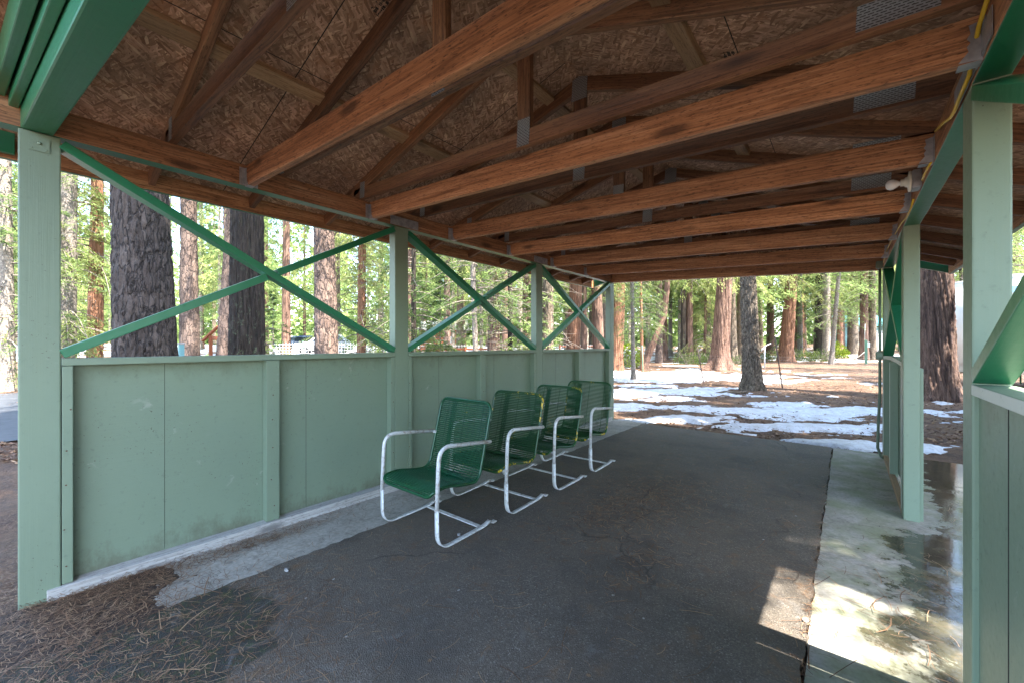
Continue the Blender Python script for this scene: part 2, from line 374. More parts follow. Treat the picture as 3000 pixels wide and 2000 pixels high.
c = t.mix(t.math('MULTIPLY', t.ramp(f, [(.58, (0, 0, 0)), (.66, (1, 1, 1))]), .75), t.mix(t.ramp(t.noise(v, 6, 6, .75), [(.4, (0, 0, 0)), (.7, (1, 1, 1))]), (.56, .58, .62), (.36, .345, .34)), (.16, .10, .06))
t.bump(t.math('ADD', n, t.math('MULTIPLY', f, .4)), .5, .03)
t.b.inputs['Subsurface Weight'].default_value = 0.0
M['snow'] = t.set(c, .55)
t = NT('old_road'); v = t.coord(); M['road'] = t.set(t.ramp(t.noise(v, 5, 6, .7), [(.35, (.035, .037, .042)), (.65, (.065, .067, .072))]), .7)
# foliage and bark
def bark(name, dark, mid, light, stretch=(5, 5, 1.6), kind='plate', moss=0.0, bs=.9):
    t = NT(name); v = t.coord(stretch, rand=13.0)
    wob = t.new('ShaderNodeTexNoise'); wob.inputs['Scale'].default_value = 1.4; wob.inputs['Detail'].default_value = 3; t.lk(v, wob.inputs['Vector'])
    ad = t.new('ShaderNodeVectorMath', operation='MULTIPLY_ADD'); ad.inputs[1].default_value = (1.1, 1.1, 1.1); t.lk(wob.outputs['Color'], ad.inputs[0]); t.lk(v, ad.inputs[2])
    f = t.noise(t.coord((12, 12, 7), rand=3), 3.2, 5, .7)
    if kind == 'plate':
        vo = t.new('ShaderNodeTexVoronoi', feature='DISTANCE_TO_EDGE'); vo.inputs['Scale'].default_value = 1.6; t.lk(ad.outputs[0], vo.inputs['Vector'])
        vc = t.new('ShaderNodeTexVoronoi', feature='F1'); vc.inputs['Scale'].default_value = 1.6; t.lk(ad.outputs[0], vc.inputs['Vector'])
        sv = t.new('ShaderNodeSeparateColor'); t.lk(vc.outputs['Color'], sv.inputs[0])
        e = t.ramp(vo.outputs['Distance'], [(.0, (.25, .25, .25)), (.10, (1, 1, 1))])
        c = t.mix(t.math('MULTIPLY', sv.outputs[0], .8), mid, light)
        c = t.mix(t.ramp(f, [(.35, (.55, .55, .55)), (.7, (0, 0, 0))]), c, dark)
        c = t.mix(e, dark, c); h = t.math('ADD', e, t.math('MULTIPLY', f, .6))
    else:
        g = t.noise(t.coord((stretch[0]*1.7, stretch[1]*1.7, stretch[2]*.32), rand=5), 2.6, 6, .66, .7)
        c = t.ramp(g, [(.38, dark), (.5, mid), (.66, light)])
        c = t.mix(t.math('MULTIPLY', f, .4), c, mid); h = t.math('ADD', t.math('MULTIPLY', g, 1.6), t.math('MULTIPLY', f, .4))
    if moss:
        mm = t.ramp(t.noise(t.coord((5, 5, 3)), 2.4, 5, .75), [(.56, (0, 0, 0)), (.64, (1, 1, 1))])
        sz = t.new('ShaderNodeSeparateXYZ'); t.lk(t.coord(), sz.inputs[0])
        mm = t.math('MULTIPLY', mm, t.ramp(t.math('MULTIPLY', sz.outputs[2], .4), [(.35, (1, 1, 1)), (.9, (.15, .15, .15))]))
        c = t.mix(t.math('MULTIPLY', mm, moss), c, (.17, .22, .12))
    oi = t.new('ShaderNodeObjectInfo')
    c = t.mix(1.0, c, t.ramp(oi.outputs['Random'], [(0, (.75, .75, .76)), (1, (1.2, 1.15, 1.1))]), 'MULTIPLY')
    t.bump(h, bs, .03)
    return t.set(c, .9)
M['pine'] = bark('pine_bark', (.010, .0075, .006), (.066, .047, .037), (.135, .102, .083), (8, 8, 1.9))
M['pinered'] = bark('red_pine_bark', (.03, .021, .018), (.15, .098, .075), (.27, .19, .15), (7, 7, 2.6))
M['pinedark'] = bark('dark_mossy_bark', (.006, .0045, .003), (.032, .022, .015), (.068, .049, .034), (7, 7, 2.6), 'fibre', moss=.75)
M['cedar'] = bark('cedar_bark', (.022, .013, .010), (.125, .070, .05), (.29, .185, .135), (7, 7, 1.1), 'fibre')
M['cedarred'] = bark('red_cedar_bark', (.045, .02, .012), (.24, .11, .06), (.42, .23, .135), (8, 8, 1.1), 'fibre')
M['greybark'] = bark('grey_bark', (.06, .05, .042), (.26, .215, .175), (.46, .40, .34), (12, 12, 9), 'plate', bs=.4)
M['furrow'] = bark('furrowed_grey_bark', (.028, .022, .016), (.17, .128, .09), (.35, .27, .195), (11, 11, 4), 'plate', moss=.15)
def leaf(name, a, b, trans=.45):
    t = NT(name); t.n.remove(t.b)
    oi = t.new('ShaderNodeObjectInfo'); g = t.new('ShaderNodeNewGeometry')
    n = t.new('ShaderNodeTexNoise'); n.inputs['Scale'].default_value = 1.3; n.inputs['Detail'].default_value = 3
    t.lk(t.coord(), n.inputs['Vector'])
    f = t.math('ADD', t.math('MULTIPLY', n.outputs['Fac'], .55), t.math('MULTIPLY', g.outputs['Random Per Island'], .45))
    f = t.math('ADD', f, t.math('MULTIPLY', t.math('SUBTRACT', oi.outputs['Random'], .5), .35))
    c = t.mix(t.ramp(f, [(.3, (0, 0, 0)), (.75, (1, 1, 1))]), a, b)
    d = t.new('ShaderNodeBsdfDiffuse'); tr = t.new('ShaderNodeBsdfTranslucent'); mx = t.new('ShaderNodeMixShader'); mx.inputs[0].default_value = trans
    t.lk(c, d.inputs[0]); t.lk(c, tr.inputs[0]); t.lk(d.outputs[0], mx.inputs[1]); t.lk(tr.outputs[0], mx.inputs[2]); t.lk(mx.outputs[0], t.out.inputs[0])
    return t.m
M['fir'] = leaf('fir_needles', (.085, .14, .05), (.31, .40, .14), .55)
M['cedarleaf'] = leaf('cedar_sprays', (.15, .20, .06), (.41, .44, .17), .56)
M['bushleaf'] = leaf('bush_leaves', (.035, .06, .018), (.13, .17, .05), .4)
M['limebush'] = leaf('lime_bush_leaves', (.13, .20, .02), (.32, .36, .06), .4)
t = NT('dead_twig'); M['twig'] = t.set(t.ramp(t.noise(t.coord((6, 6, 6)), 3), [(.3, (.09, .07, .055)), (.7, (.30, .25, .21))]), .9)
# chair
def chairgreen(name, thr, col=(.008, .085, .042), chip=.9):
    t = NT(name); v = t.coord((1, 1, 1), rand=17)
    n = t.noise(v, 4.5, 4, .6); f = t.noise(v, 38, 4, .7)
    c = t.mix(n, col, tuple(v_*1.5 for v_ in col[:2])+(col[2]*.6,))
    ch = t.math('MULTIPLY', t.ramp(f, [(.5, (0, 0, 0)), (.56, (1, 1, 1))]), t.ramp(n, [(thr, (0, 0, 0)), (thr+.03, (1, 1, 1))]))
    c = t.mix(t.math('MULTIPLY', ch, chip), c, (.66, .42, .02)); t.bump(f, .15, .002)
    return t.set(c, .33)
t = NT('chair_white'); v = t.coord((1, 1, 1), rand=4)
c = t.mix(t.math('MULTIPLY', t.ramp(t.noise(v, 30, 5, .7), [(.50, (0, 0, 0)), (.66, (1, 1, 1))]), .75), (.60, .61, .60), (.27, .19, .125))
M['white'] = t.set(c, .4)
t = NT('lamp_glass'); t.b.inputs['Coat Weight'].default_value = .6; M['bulb'] = t.set((.78, .78, .76), .12)
t = NT('porcelain'); M['porc'] = t.set((.72, .68, .56), .3)
t = NT('yellow_cable'); M['yellow'] = t.set((.55, .36, .02), .45)
t = NT('conduit_paint'); M['conduit'] = t.set((.13, .17, .12), .55)
t = NT('needle_brown'); oi = t.new('ShaderNodeNewGeometry')
M['needle'] = t.set(t.ramp(oi.outputs['Random Per Island'], [(0, (.045, .022, .012)), (.55, (.15, .072, .034)), (1, (.36, .225, .125))]), .7)
t = NT('stone_chip'); M['stone'] = t.set(t.ramp(t.noise(t.coord(), 40, 3), [(.3, (.16, .155, .15)), (.7, (.34, .335, .32))]), .8)
def plain(name, c, r=.5, met=0):
    t = NT(name); n = t.noise(t.coord(), 6, 4, .6)
    return t.set(t.mix(t.math('MULTIPLY', n, .4), c, tuple(x*.7 for x in c)), r, met)
M['carwhite'] = plain('white_car_paint', (.7, .72, .74), .25); M['glass'] = plain('dark_glass', (.02, .03, .035), .05); M['rubber'] = plain('rubber', (.02, .02, .02), .8)
M['carblue'] = plain('dark_blue_car_paint', (.05, .07, .10), .25)
M['rv'] = plain('camper_white', (.78, .78, .76), .35); M['rvblue'] = plain('camper_stripe', (.12, .25, .5), .35)
M['teal'] = plain('teal_paint', (.16, .32, .32), .5); M['orange'] = plain('orange_stain', (.28, .085, .035), .6); M['wirewhite'] = plain('white_wire', (.75, .76, .76), .45)
M['wire'] = plain('rusty_wire', (.22, .2, .19), .5, .5); M['iron'] = plain('rusty_iron', (.10, .06, .045), .7); M['greenpost'] = plain('green_stake', (.12, .26, .17), .55)
M['tealroof'] = plain('teal_roof', (.05, .22, .24), .5); M['cabin'] = plain('cabin_wall', (.55, .52, .45), .7)

t = NT('nail_rust'); M['rust'] = t.set((.10, .05, .03), .6, .4)
# ------------------------------------------------------------------ the shelter
A, B, S, Z0, K = 3.1027, .3251, 2.134, .1441, .0517
ZB = CAMH+1.0521                       # underside of the left beam
def tz(x, z): return z-K*(x+A)         # the roof frame leans down to the right
RID, PIT, EAV = -1.39, .32, 2.31
def zc(x): return 2.56+PIT*(RID+1.80+1.39-1.39+3.19-3.19 - RID - 0) if False else 2.56+PIT*(1.80-abs(x-RID))
sh = empty('picnic_shelter', (RID, 3.2, 0))
tag(sh, 'open timber shelter painted pale green with brown trusses over an asphalt floor', 'shelter')
def P(x, y, z): return Vector((x, y, z))
def RP(x, y, z): return Vector((x, y, tz(x, z)))
L4 = .089
# posts
for i in range(4):
    yc = Z0+i*S-.07
    o = beam('post', P(-A-.0445, yc, -.02), P(-A-.0445, yc, ZB-.001), .089, .14, M['pale'], sh, up=(0, 1, 0), bevel=.006)
    if i in (1, 2):      # steel strap nailed across the beam joint
        bm = bmesh.new(); bm_box(bm, (0, 0, 0), (.003, .30, .078)); 
        for yy in (-.12, .12):
            bmesh.ops.create_cone(bm, cap_ends=True, segments=8, radius1=.006, radius2=.004, depth=.004, matrix=Matrix.Translation((.003, yy, .02)) @ Matrix.Rotation(R(90), 4, 'Y'))
        mesh_obj('strap', me_from_bm('strap', bm), M['galv'], o, Matrix.Translation((-A+.003, yc+.03, ZB+.048)))
    if i == 0:           # painted steel plate with a bolt head
        bm = bmesh.new(); bm_box(bm, (0, 0, 0), (.005, .068, .066))
        bmesh.ops.create_uvsphere(bm, u_segments=12, v_segments=6, radius=.008, matrix=Matrix.Translation((.005, 0, .006)))
        for yy in (-.024, .024): bmesh.ops.create_uvsphere(bm, u_segments=8, v_segments=5, radius=.0035, matrix=Matrix.Translation((.003, yy, -.023)))
        mesh_obj('bolt_plate', me_from_bm('bolt_plate', bm), M['pale'], o, Matrix.Translation((-A+.003, yc-.002, ZB-.062)))
RY = [-.098+i*S+.07 for i in range(4)]
ZBR = tz(B, ZB)
for i in range(4):
    m = beam('post', P(B+.0445, RY[i], -.02), P(B+.0445, RY[i], ZBR-.001), .089, .14, M['pale'], sh, up=(0, 1, 0), bevel=.006)
# beams along the eaves
beam('beam', RP(-A-.0445, -.5, ZB+.07), RP(-A-.0445, 6.56, ZB+.07), .089, .14, M['joist'], sh, face={'-z': M['dark']})
beam('beam', RP(B+.0445, -.5, ZB+.07), RP(B+.0445, 6.56, ZB+.07), .089, .14, M['joist'], sh, face={'-z': M['dark']})
bst = [o for o in sh.children if o.name.startswith('beam')]
for yc in (RY[1]+.02,):
    bm = bmesh.new(); bm_box(bm, (0, 0, 0), (.003, .52, .085)); mesh_obj('strap', me_from_bm('strap', bm), M['galv'], bst[1], Matrix.Translation((B-.004, yc-.1, ZBR+.05)))
# far end beam and hung joists
def hanger(parent, x, y, sgn):
    bm = bmesh.new(); z = tz(x, ZB)
    for s in (-1, 1):
        vs = [bm.verts.new((sgn*px, s*.0205, pz)) for px, pz in ((0, 0), (.052, .006), (.03, .035), (.034, .05), (.026, .062), (.034, .075), (.026, .09), (.03, .115), (0, .122))]
        f = bm.faces.new(vs); r = bmesh.ops.extrude_face_region(bm, geom=[f]); bmesh.ops.translate(bm, verts=[g for g in r['geom'] if isinstance(g, bmesh.types.BMVert)], vec=(0, s*.0016, 0))
        bm_box(bm, (sgn*.0012, s*.038, .062), (.0018, .034, .115))
    bm_box(bm, (sgn*.026, 0, -.001), (.052, .043, .0018))
    mesh_obj('joist_hanger', me_from_bm('joist_hanger', bm), M['galv'], parent, Matrix.Translation((x, y, z)))
JY = [.990+i*S*3/7 for i in range(6)]
for i, y in enumerate(JY):
    o = beam('ceiling_joist', RP(-A+.002, y, ZB+.071), RP(B-.002, y, ZB+.071), .038, .14, M['joist'], sh, bevel=.005, warp=random.uniform(-.004, .006))
    hanger(o, -A+.001, y, 1); hanger(o, B-.001, y, -1)
beam('end_beam', RP(-A+.002, 6.50, ZB+.085), RP(B-.002, 6.50, ZB+.085), .076, .17, M['joist'], sh, bevel=.005)
# trusses
TY = [-.02+.61*k for k in range(11)]+[6.505]
TY = [y for y in TY if y > .3]
cosp = math.cos(math.atan(PIT))
def gusset(parent, x, y, z, w, h, rot=0.0):
    bm = bmesh.new(); bm_box(bm, (0, 0, 0), (w, .0016, h))
    for k in range(3): bmesh.ops.create_cone(bm, cap_ends=True, segments=6, radius1=.004, radius2=.003, depth=.003, matrix=Matrix.Translation((random.uniform(-w*.3, w*.3), -.0015, random.uniform(-h*.3, h*.3))) @ Matrix.Rotation(R(90), 4, 'X'))
    mesh_obj('gusset_plate', me_from_bm('gusset_plate', bm), M['plate'], parent, Matrix.Translation((x, y, tz(x, z))) @ Matrix.Rotation(math.atan(K)+rot, 4, 'Y'))
for k, y in enumerate(TY):
    zb = ZB+.14+.0445
    o = beam('truss', RP(-A-.085, y, zb), RP(B+.085, y, zb), .038, L4, M['truss'], sh)         # bottom chord carries the rest
    beam('top_chord', RP(RID-EAV, y, zc(RID-EAV)), RP(RID-.004, y, zc(RID)+.0), .038, L4, M['truss'], o)
    beam('top_chord', RP(RID+.004, y, zc(RID)), RP(RID+EAV, y, zc(RID+EAV)), .038, L4, M['truss'], o)
    ztop = zc(RID)-.05
    beam('king_post', RP(RID, y, zb+.046), RP(RID, y, ztop), .0375, L4, M['truss'], o, up=(0, 1, 0)) if False else beam('king_post', P(RID, y, tz(RID, zb+.0455)), P(RID, y, tz(RID, ztop)), .036, .089, M['truss'], o, up=(1, 0, 0))
    gusset(o, RID, y-.0205, zb+.03, .086, .15); gusset(o, RID+.005, y-.0205, zc(RID)-.03, .115, .16)
    gusset(o, -A+.05, y-.0205, zb+.022, .065, .13); gusset(o, B-.2, y-.0205, zb+.012, .20, .085, .0)
# blocking on the sheathing between trusses
for k in range(len(TY)-1):
    y0, y1 = TY[k]+.02, TY[k+1]-.02
    for x, ww in ((-2.47, .09), (-1.62, .07), (-.62, .09)):
        if (k+int(x*10)) % 3 == 0 and x != -2.47: continue
        beam('roof_blocking', RP(x, y0, zc(x)+.03), RP(x, y1, zc(x)+.03), ww, .036, M['block'], sh, up=(PIT*(1 if x > RID else -1), 0, 1))
x = -2.47; beam('roof_blocking', RP(x, -.5, zc(x)+.03), RP(x, TY[0]-.02, zc(x)+.03), .09, .036, M['block'], sh, up=(-PIT, 0, 1))
bm = bmesh.new(); zt = ZB+.17
pts_ = [(-A-.05, zt), (B+.05, zt), (B+.05, zc(B+.05)+.03), (RID, zc(RID)+.03), (-A-.05, zc(-A-.05)+.03)]
f = bm.faces.new([bm.verts.new((x, 0, tz(x, z))) for x, z in pts_]); r = bmesh.ops.extrude_face_region(bm, geom=[f]); bmesh.ops.translate(bm, verts=[v for v in r['geom'] if isinstance(v, bmesh.types.BMVert)], vec=(0, .012, 0))
mesh_obj('gable_panel', me_from_bm('gable_panel', bm), M['osb'], sh, Matrix.Translation((0, 6.57, 0)))
# sheathing: two slabs
for s in (-1, 1):
    xa, xb = RID, RID+s*(EAV+.02); off = .0445/cosp+.008
    pa, pb = RP(xa, 3.1, zc(xa)+off), RP(xb, 3.1, zc(xb)+off)
    o = beam('roof_sheathing', pa, pb, 7.5, .012, M['osb'], sh, bevel=0)
    o2 = beam('roof_shingles', pa+Vector((-.03*s, 0, .022)), pb+Vector((.03*s, 0, .022)), 7.54, .016, plain('shingles', (.07, .075, .07), .9), sh, bevel=0)
    # grade stamps inked on the boards: rows of small dark bars
    Mx = WM[o.name]
    spots = ((1.35, 1.86), (.42, 1.15), (1.5, 2.72), (.55, 3.3), (.9, 3.9), (1.35, .25)) if s < 0 else ((.5, 2.7), (.6, 3.25), (.95, 3.28), (.35, 3.9), (1.0, 2.3))
    for (u, yy) in spots:
        bm = bmesh.new()
        for row in range(3):
            xx = -.055
            while xx < .055:
                w = random.uniform(.004, .013)
                if random.random() > .15: bm_box(bm, (xx+w/2, (row-1)*.021, 0), (w, .015 if random.random() > .3 else .006, .0008))
                xx += w+.003
        L = (pb-pa).length
        loc = Matrix.Translation((-L/2+u, (3.1-yy)*(1 if s < 0 else -1)*1.0, -.0066))
        mesh_obj('grade_stamp', me_from_bm('grade_stamp', bm), M['ink'], o, Mx @ loc @ Matrix.Rotation(random.choice([0, 1.57, .03]), 4, 'Z'))
# fascia boards at the eaves, barge boards at the gables
for s in (-1, 1):
    x = RID+s*(EAV+.02); zf = zc(x)+.005
    beam('fascia', RP(x, -.58, zf), RP(x, 6.93, zf), .036, .145, M['joist'], sh, face={('+y' if s < 0 else '-y'): M['dark'], '-z': M['dark']})
for y in (-.6, 6.95):
    for s in (-1, 1):
        beam('barge_board', RP(RID+s*(EAV+.04), y, zc(RID+s*EAV)+.01), RP(RID+s*.005, y, zc(RID)+.01), .036, .15, M['dark'], sh)
# front header of stacked green boards on the front posts, not quite square to the side walls
hx0, hx1 = -A-.089, B+.089
def hd(x, z, off): return P(x, Z0-.085+off+.077*(x-hx0), tz(x, z))
o = beam('front_header', hd(hx0, ZB+.071, 0), hd(hx1, ZB+.071, 0), .108, .14, M['dark'], sh, bevel=.008)
beam('header_trim', hd(hx0, ZB+.185, -.075), hd(hx1, ZB+.185, -.075), .032, .19, M['dark'], o, bevel=.005)
beam('header_trim', hd(hx0, ZB+.205, -.118), hd(hx1, ZB+.205, -.118), .036, .15, M['dark'], o, bevel=.005)
beam('header_trim', hd(hx0, ZB+.215, .0), hd(hx1, ZB+.215, .0), .10, .13, M['dark'], o, bevel=.005)
beam('eave_board', RP(-A-.56, -.62, ZB+.075), RP(-A-.56, Z0-.15, ZB+.075), .03, .16, M['dark'], sh)
# X braces: narrow edge inward, wide faces up and down
def brace(p0, p1, parent=sh, mat='dark', face=None, gap=None):
    p0, p1 = Vector(p0), Vector(p1)
    segs = [(p0, p1)] if gap is None else [(p0, p0.lerp(p1, .5-gap)), (p0.lerp(p1, .5+gap), p1)]
    for a, b in segs: beam('brace', a, b, .089, .046, M[mat], parent, face=face, bevel=.003)
CAPZ, CAPR = 1.225, 1.163
for i in range(3):
    ya, yb = Z0+i*S+.004, Z0+(i+1)*S-.144
    xb = -A-.0445+.004
    brace((xb, ya, ZB-.03), (xb, yb, CAPZ+.022)); brace((xb, ya, CAPZ+.022), (xb, yb, ZB-.03), gap=.018)
for i in (0, 2):
    ya, yb = RY[i]+.074, RY[i+1]-.074
    xb = B+.0445-.002
    brace((xb, yb, ZBR-.035), (xb, ya, CAPR+.025)); brace((xb, yb, CAPR+.025), (xb, ya, ZBR-.035), gap=.018)
# half walls
def groove(bm): pass
for i in range(3):
    ya, yb = Z0+i*S+.002, Z0+(i+1)*S-.142
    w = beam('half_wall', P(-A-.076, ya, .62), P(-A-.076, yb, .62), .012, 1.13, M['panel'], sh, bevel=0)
    beam('cap_rail', P(-A-.045, ya, CAPZ-.019), P(-A-.045, yb, CAPZ-.019), .098, .038, M['pale'], w, face={'+z': M['pale']})
    for yy, ww in ((ya+.021, .04), ((ya+yb)/2, .085), (yb-.021, .04)):
        beam('stud', P(-A-.034, yy, .066), P(-A-.034, yy, CAPZ-.040), .066, ww, M['pale'], w, up=(0, 1, 0))
    for yy in (ya+.42, ya+1.25):
        beam('panel_joint', P(-A-.0697, yy, .07), P(-A-.0697, yy, CAPZ-.042), .0010, .0018, M['ink'], w, up=(0, 1, 0), bevel=0)
    for yy in (ya+.021, (ya+yb)/2, yb-.021):
        for zz in np.arange(.16, 1.16, .2):
            bm = bmesh.new(); bmesh.ops.create_cone(bm, cap_ends=True, segments=8, radius1=.0042, radius2=.0036, depth=.0016, matrix=Matrix.Rotation(R(90), 4, 'Y'))
            mesh_obj('nail', me_from_bm('nail', bm), M['rust'], w, Matrix.Translation((-A-.0004, yy+random.uniform(-.012, .012), zz+random.uniform(-.03, .03))))
    beam('sill_board', P(-A-.035, ya-.05, .032), P(-A-.035, yb+.05, .032), .105, .062, M['grey'], w, warp=.0)
for i in (0, 2):
    ya, yb = RY[i]+.072, RY[i+1]-.072
    xi = B+.022 if i == 0 else B+.07
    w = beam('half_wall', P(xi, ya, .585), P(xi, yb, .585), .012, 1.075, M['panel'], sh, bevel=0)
    beam('cap_rail', P(B+.048, ya, CAPR-.018), P(B+.048, yb, CAPR-.018), .10, .036, M['pale'], w, face={'-y': M['lip'], '+y': M['lip']}, warp=.02 if i == 2 else 0)
    if i == 2:
        for yy, ww in ((ya+.021, .04), ((ya+yb)/2+.1, .04), (yb-.021, .04)):
            beam('stud', P(B+.031, yy, .02), P(B+.031, yy, CAPR-.038), .062, ww, M['pale'], w, up=(0, 1, 0), face={'+y': M['lip'], '-y': M['lip']})
        beam('sill_board', P(B+.02, ya, .02), P(B+.02, yb, .02), .04, .045, M['block'], w)
    else:
        for yy in (yb-.32, yb-1.1): beam('panel_joint', P(B+.0155, yy, .06), P(B+.0155, yy, CAPR-.04), .0012, .006, M['ink'], w, up=(0, 1, 0), bevel=0)
# corner trim seen beyond the middle right post
beam('trim', P(B+.10, RY[2]+.01, 0), P(B+.10, RY[2]+.01, 1.12), .02, .09, M['pale'], sh, up=(0, 1, 0))

# ------------------------------------------------------------------ electrical bits on the right beam
lm = empty('ceiling_lamp', (B, 3.23, ZBR+.05)); tag(lm, 'unlit white light bulb in a porcelain holder on the green right-hand beam', 'lamp')
bm = bmesh.new(); bm_box(bm, (-.022, 0, 0), (.042, .10, .10)); bmesh.ops.bevel(bm, geom=bm.edges[:], offset=.006, segments=2, affect='EDGES')
mesh_obj('junction_box', me_from_bm('junction_box', bm), M['galv'], lm, WM[lm.name])
def lathe(prof, n=20):
    prof = np.array(prof, float); a = np.arange(n)*2*np.pi/n
    V = np.stack([np.repeat(-prof[:, 0], n), (prof[:, 1][:, None]*np.cos(a)).ravel(), (prof[:, 1][:, None]*np.sin(a)).ravel()], -1)
    m = len(prof); i = np.arange(m-1)[:, None]*n; j = np.arange(n)[None]; k = (j+1) % n
    return V, np.stack([i+j, i+k, i+n+k, i+n+j], -1).reshape(-1, 4)
V, Fc = lathe([(.043, .001), (.043, .056), (.052, .056), (.056, .03), (.066, .026), (.07, .02), (.085, .019), (.085, .001)]); mesh_obj('lamp_holder', me_from('lamp_holder', V, Fc, True), M['porc'], lm, WM[lm.name])
V, Fc = lathe([(.084, .013), (.092, .014), (.102, .022), (.116, .030), (.130, .030), (.142, .023), (.149, .012), (.151, .001)]); mesh_obj('bulb', me_from('bulb', V, Fc, True), M['bulb'], lm, WM[lm.name])
xw = B-.014
pts = [on_x(px, py, xw) for px, py in ((2905, -40), (2868, 78), (2839, 222), (2822, 262), (2806, 300), (2797, 325), (2785, 345), (2763, 362), (2741, 384))]
ww = tube('electric_cable', pts, .006, M['yellow'], None, 6); tag(ww, 'yellow cable running along the top of the beam above the near right post', 'cable')
pts = [on_x(px, py, xw-.005) for px, py in ((2727, 478), (2718, 492), (2708, 512), (2702, 528))]
ww = tube('electric_cable', pts, .005, M['yellow'], None, 6); tag(ww, 'short yellow cable dropping into the grey box of the bulb', 'cable')
pts = [on_x(px, py, xw) for px, py in ((2676, 585), (2668, 612), (2655, 640), (2640, 655), (2612, 705), (2600, 730), (2588, 770))]
ww = tube('electric_cable', pts, .005, M['yellow'], None, 6); tag(ww, 'thin yellow cable looping along the beam from the bulb to the conduit box', 'cable')
cx, cy = B-.03, 6.27
cd = empty('conduit', (cx, cy, 0)); tag(cd, 'grey green conduit pipe with two boxes running down the far right post', 'conduit')
tube('pipe', [(cx, cy, ZBR-.02), (cx, cy, 1.3), (cx, cy, .75), (cx-.015, cy-.02, .35), (cx-.02, cy-.03, .12), (cx+.01, cy-.02, .02), (cx+.08, cy, -.02)], .014, M['conduit'], cd, 10)
for z, s in ((ZBR+.03, .075), (1.17, .085)):
    bm = bmesh.new(); bm_box(bm, (-.005, 0, 0), (.06, .06, s*1.1)); bmesh.ops.bevel(bm, geom=bm.edges[:], offset=.006, segments=2, affect='EDGES')
    mesh_obj('outlet_box', me_from_bm('outlet_box', bm), M['conduit'], cd, Matrix.Translation((cx, cy, z)))

# ------------------------------------------------------------------ chairs
def smooth_path(pts, n=8, r=None):
    """polyline with rounded corners: pts = [(y,z,radius)]"""
    out = []
    for i, p in enumerate(pts):
        q = np.array(p[:2]); rad = p[2] if len(p) > 2 else 0
        if 0 < i < len(pts)-1 and rad:
            a = np.array(pts[i-1][:2])-q; b = np.array(pts[i+1][:2])-q
            a = a/np.linalg.norm(a)*rad; b = b/np.linalg.norm(b)*rad
            for t in np.linspace(0, 1, n): out.append(q+a*(1-t)**2+b*t**2)
        else: out.append(q)
    return np.array(out)
def resample(p, n):
    s = np.r_[0, np.cumsum(np.linalg.norm(np.diff(p, axis=0), axis=1))]; t = np.linspace(0, s[-1], n)
    return np.stack([np.interp(t, s, p[:, k]) for k in range(p.shape[1])], -1)
PROF = smooth_path([(-.012, .325), (-.010, .362, .03), (.10, .378, .05), (.30, .338, .08), (.405, .338, .07), (.455, .52, .05), (.515, .76, .05), (.545, .868)], 8)
def strip(path, w, th, x0):            # flat bar swept along a side profile
    p = path; T = np.gradient(p, axis=0); T /= np.linalg.norm(T, axis=1, keepdims=True); N = np.stack([-T[:, 1], T[:, 0]], -1)
    V = []
    for sx, sn in ((-1, -1), (1, -1), (1, 1), (-1, 1)):
        q = p+N*sn*th/2; V.append(np.stack([np.full(len(p), x0+sx*w/2), q[:, 0], q[:, 1]], -1))
    V = np.stack(V, 1).reshape(-1, 3); m = len(p); i = np.arange(m-1)[:, None]*4; j = np.arange(4)[None]; k = (j+1) % 4
    Fc = np.stack([i+j, i+k, i+4+k, i+4+j], -1).reshape(-1, 4)
    return V, np.vstack([Fc, [[3, 2, 1, 0]], [[4*m-4, 4*m-3, 4*m-2, 4*m-1]]])
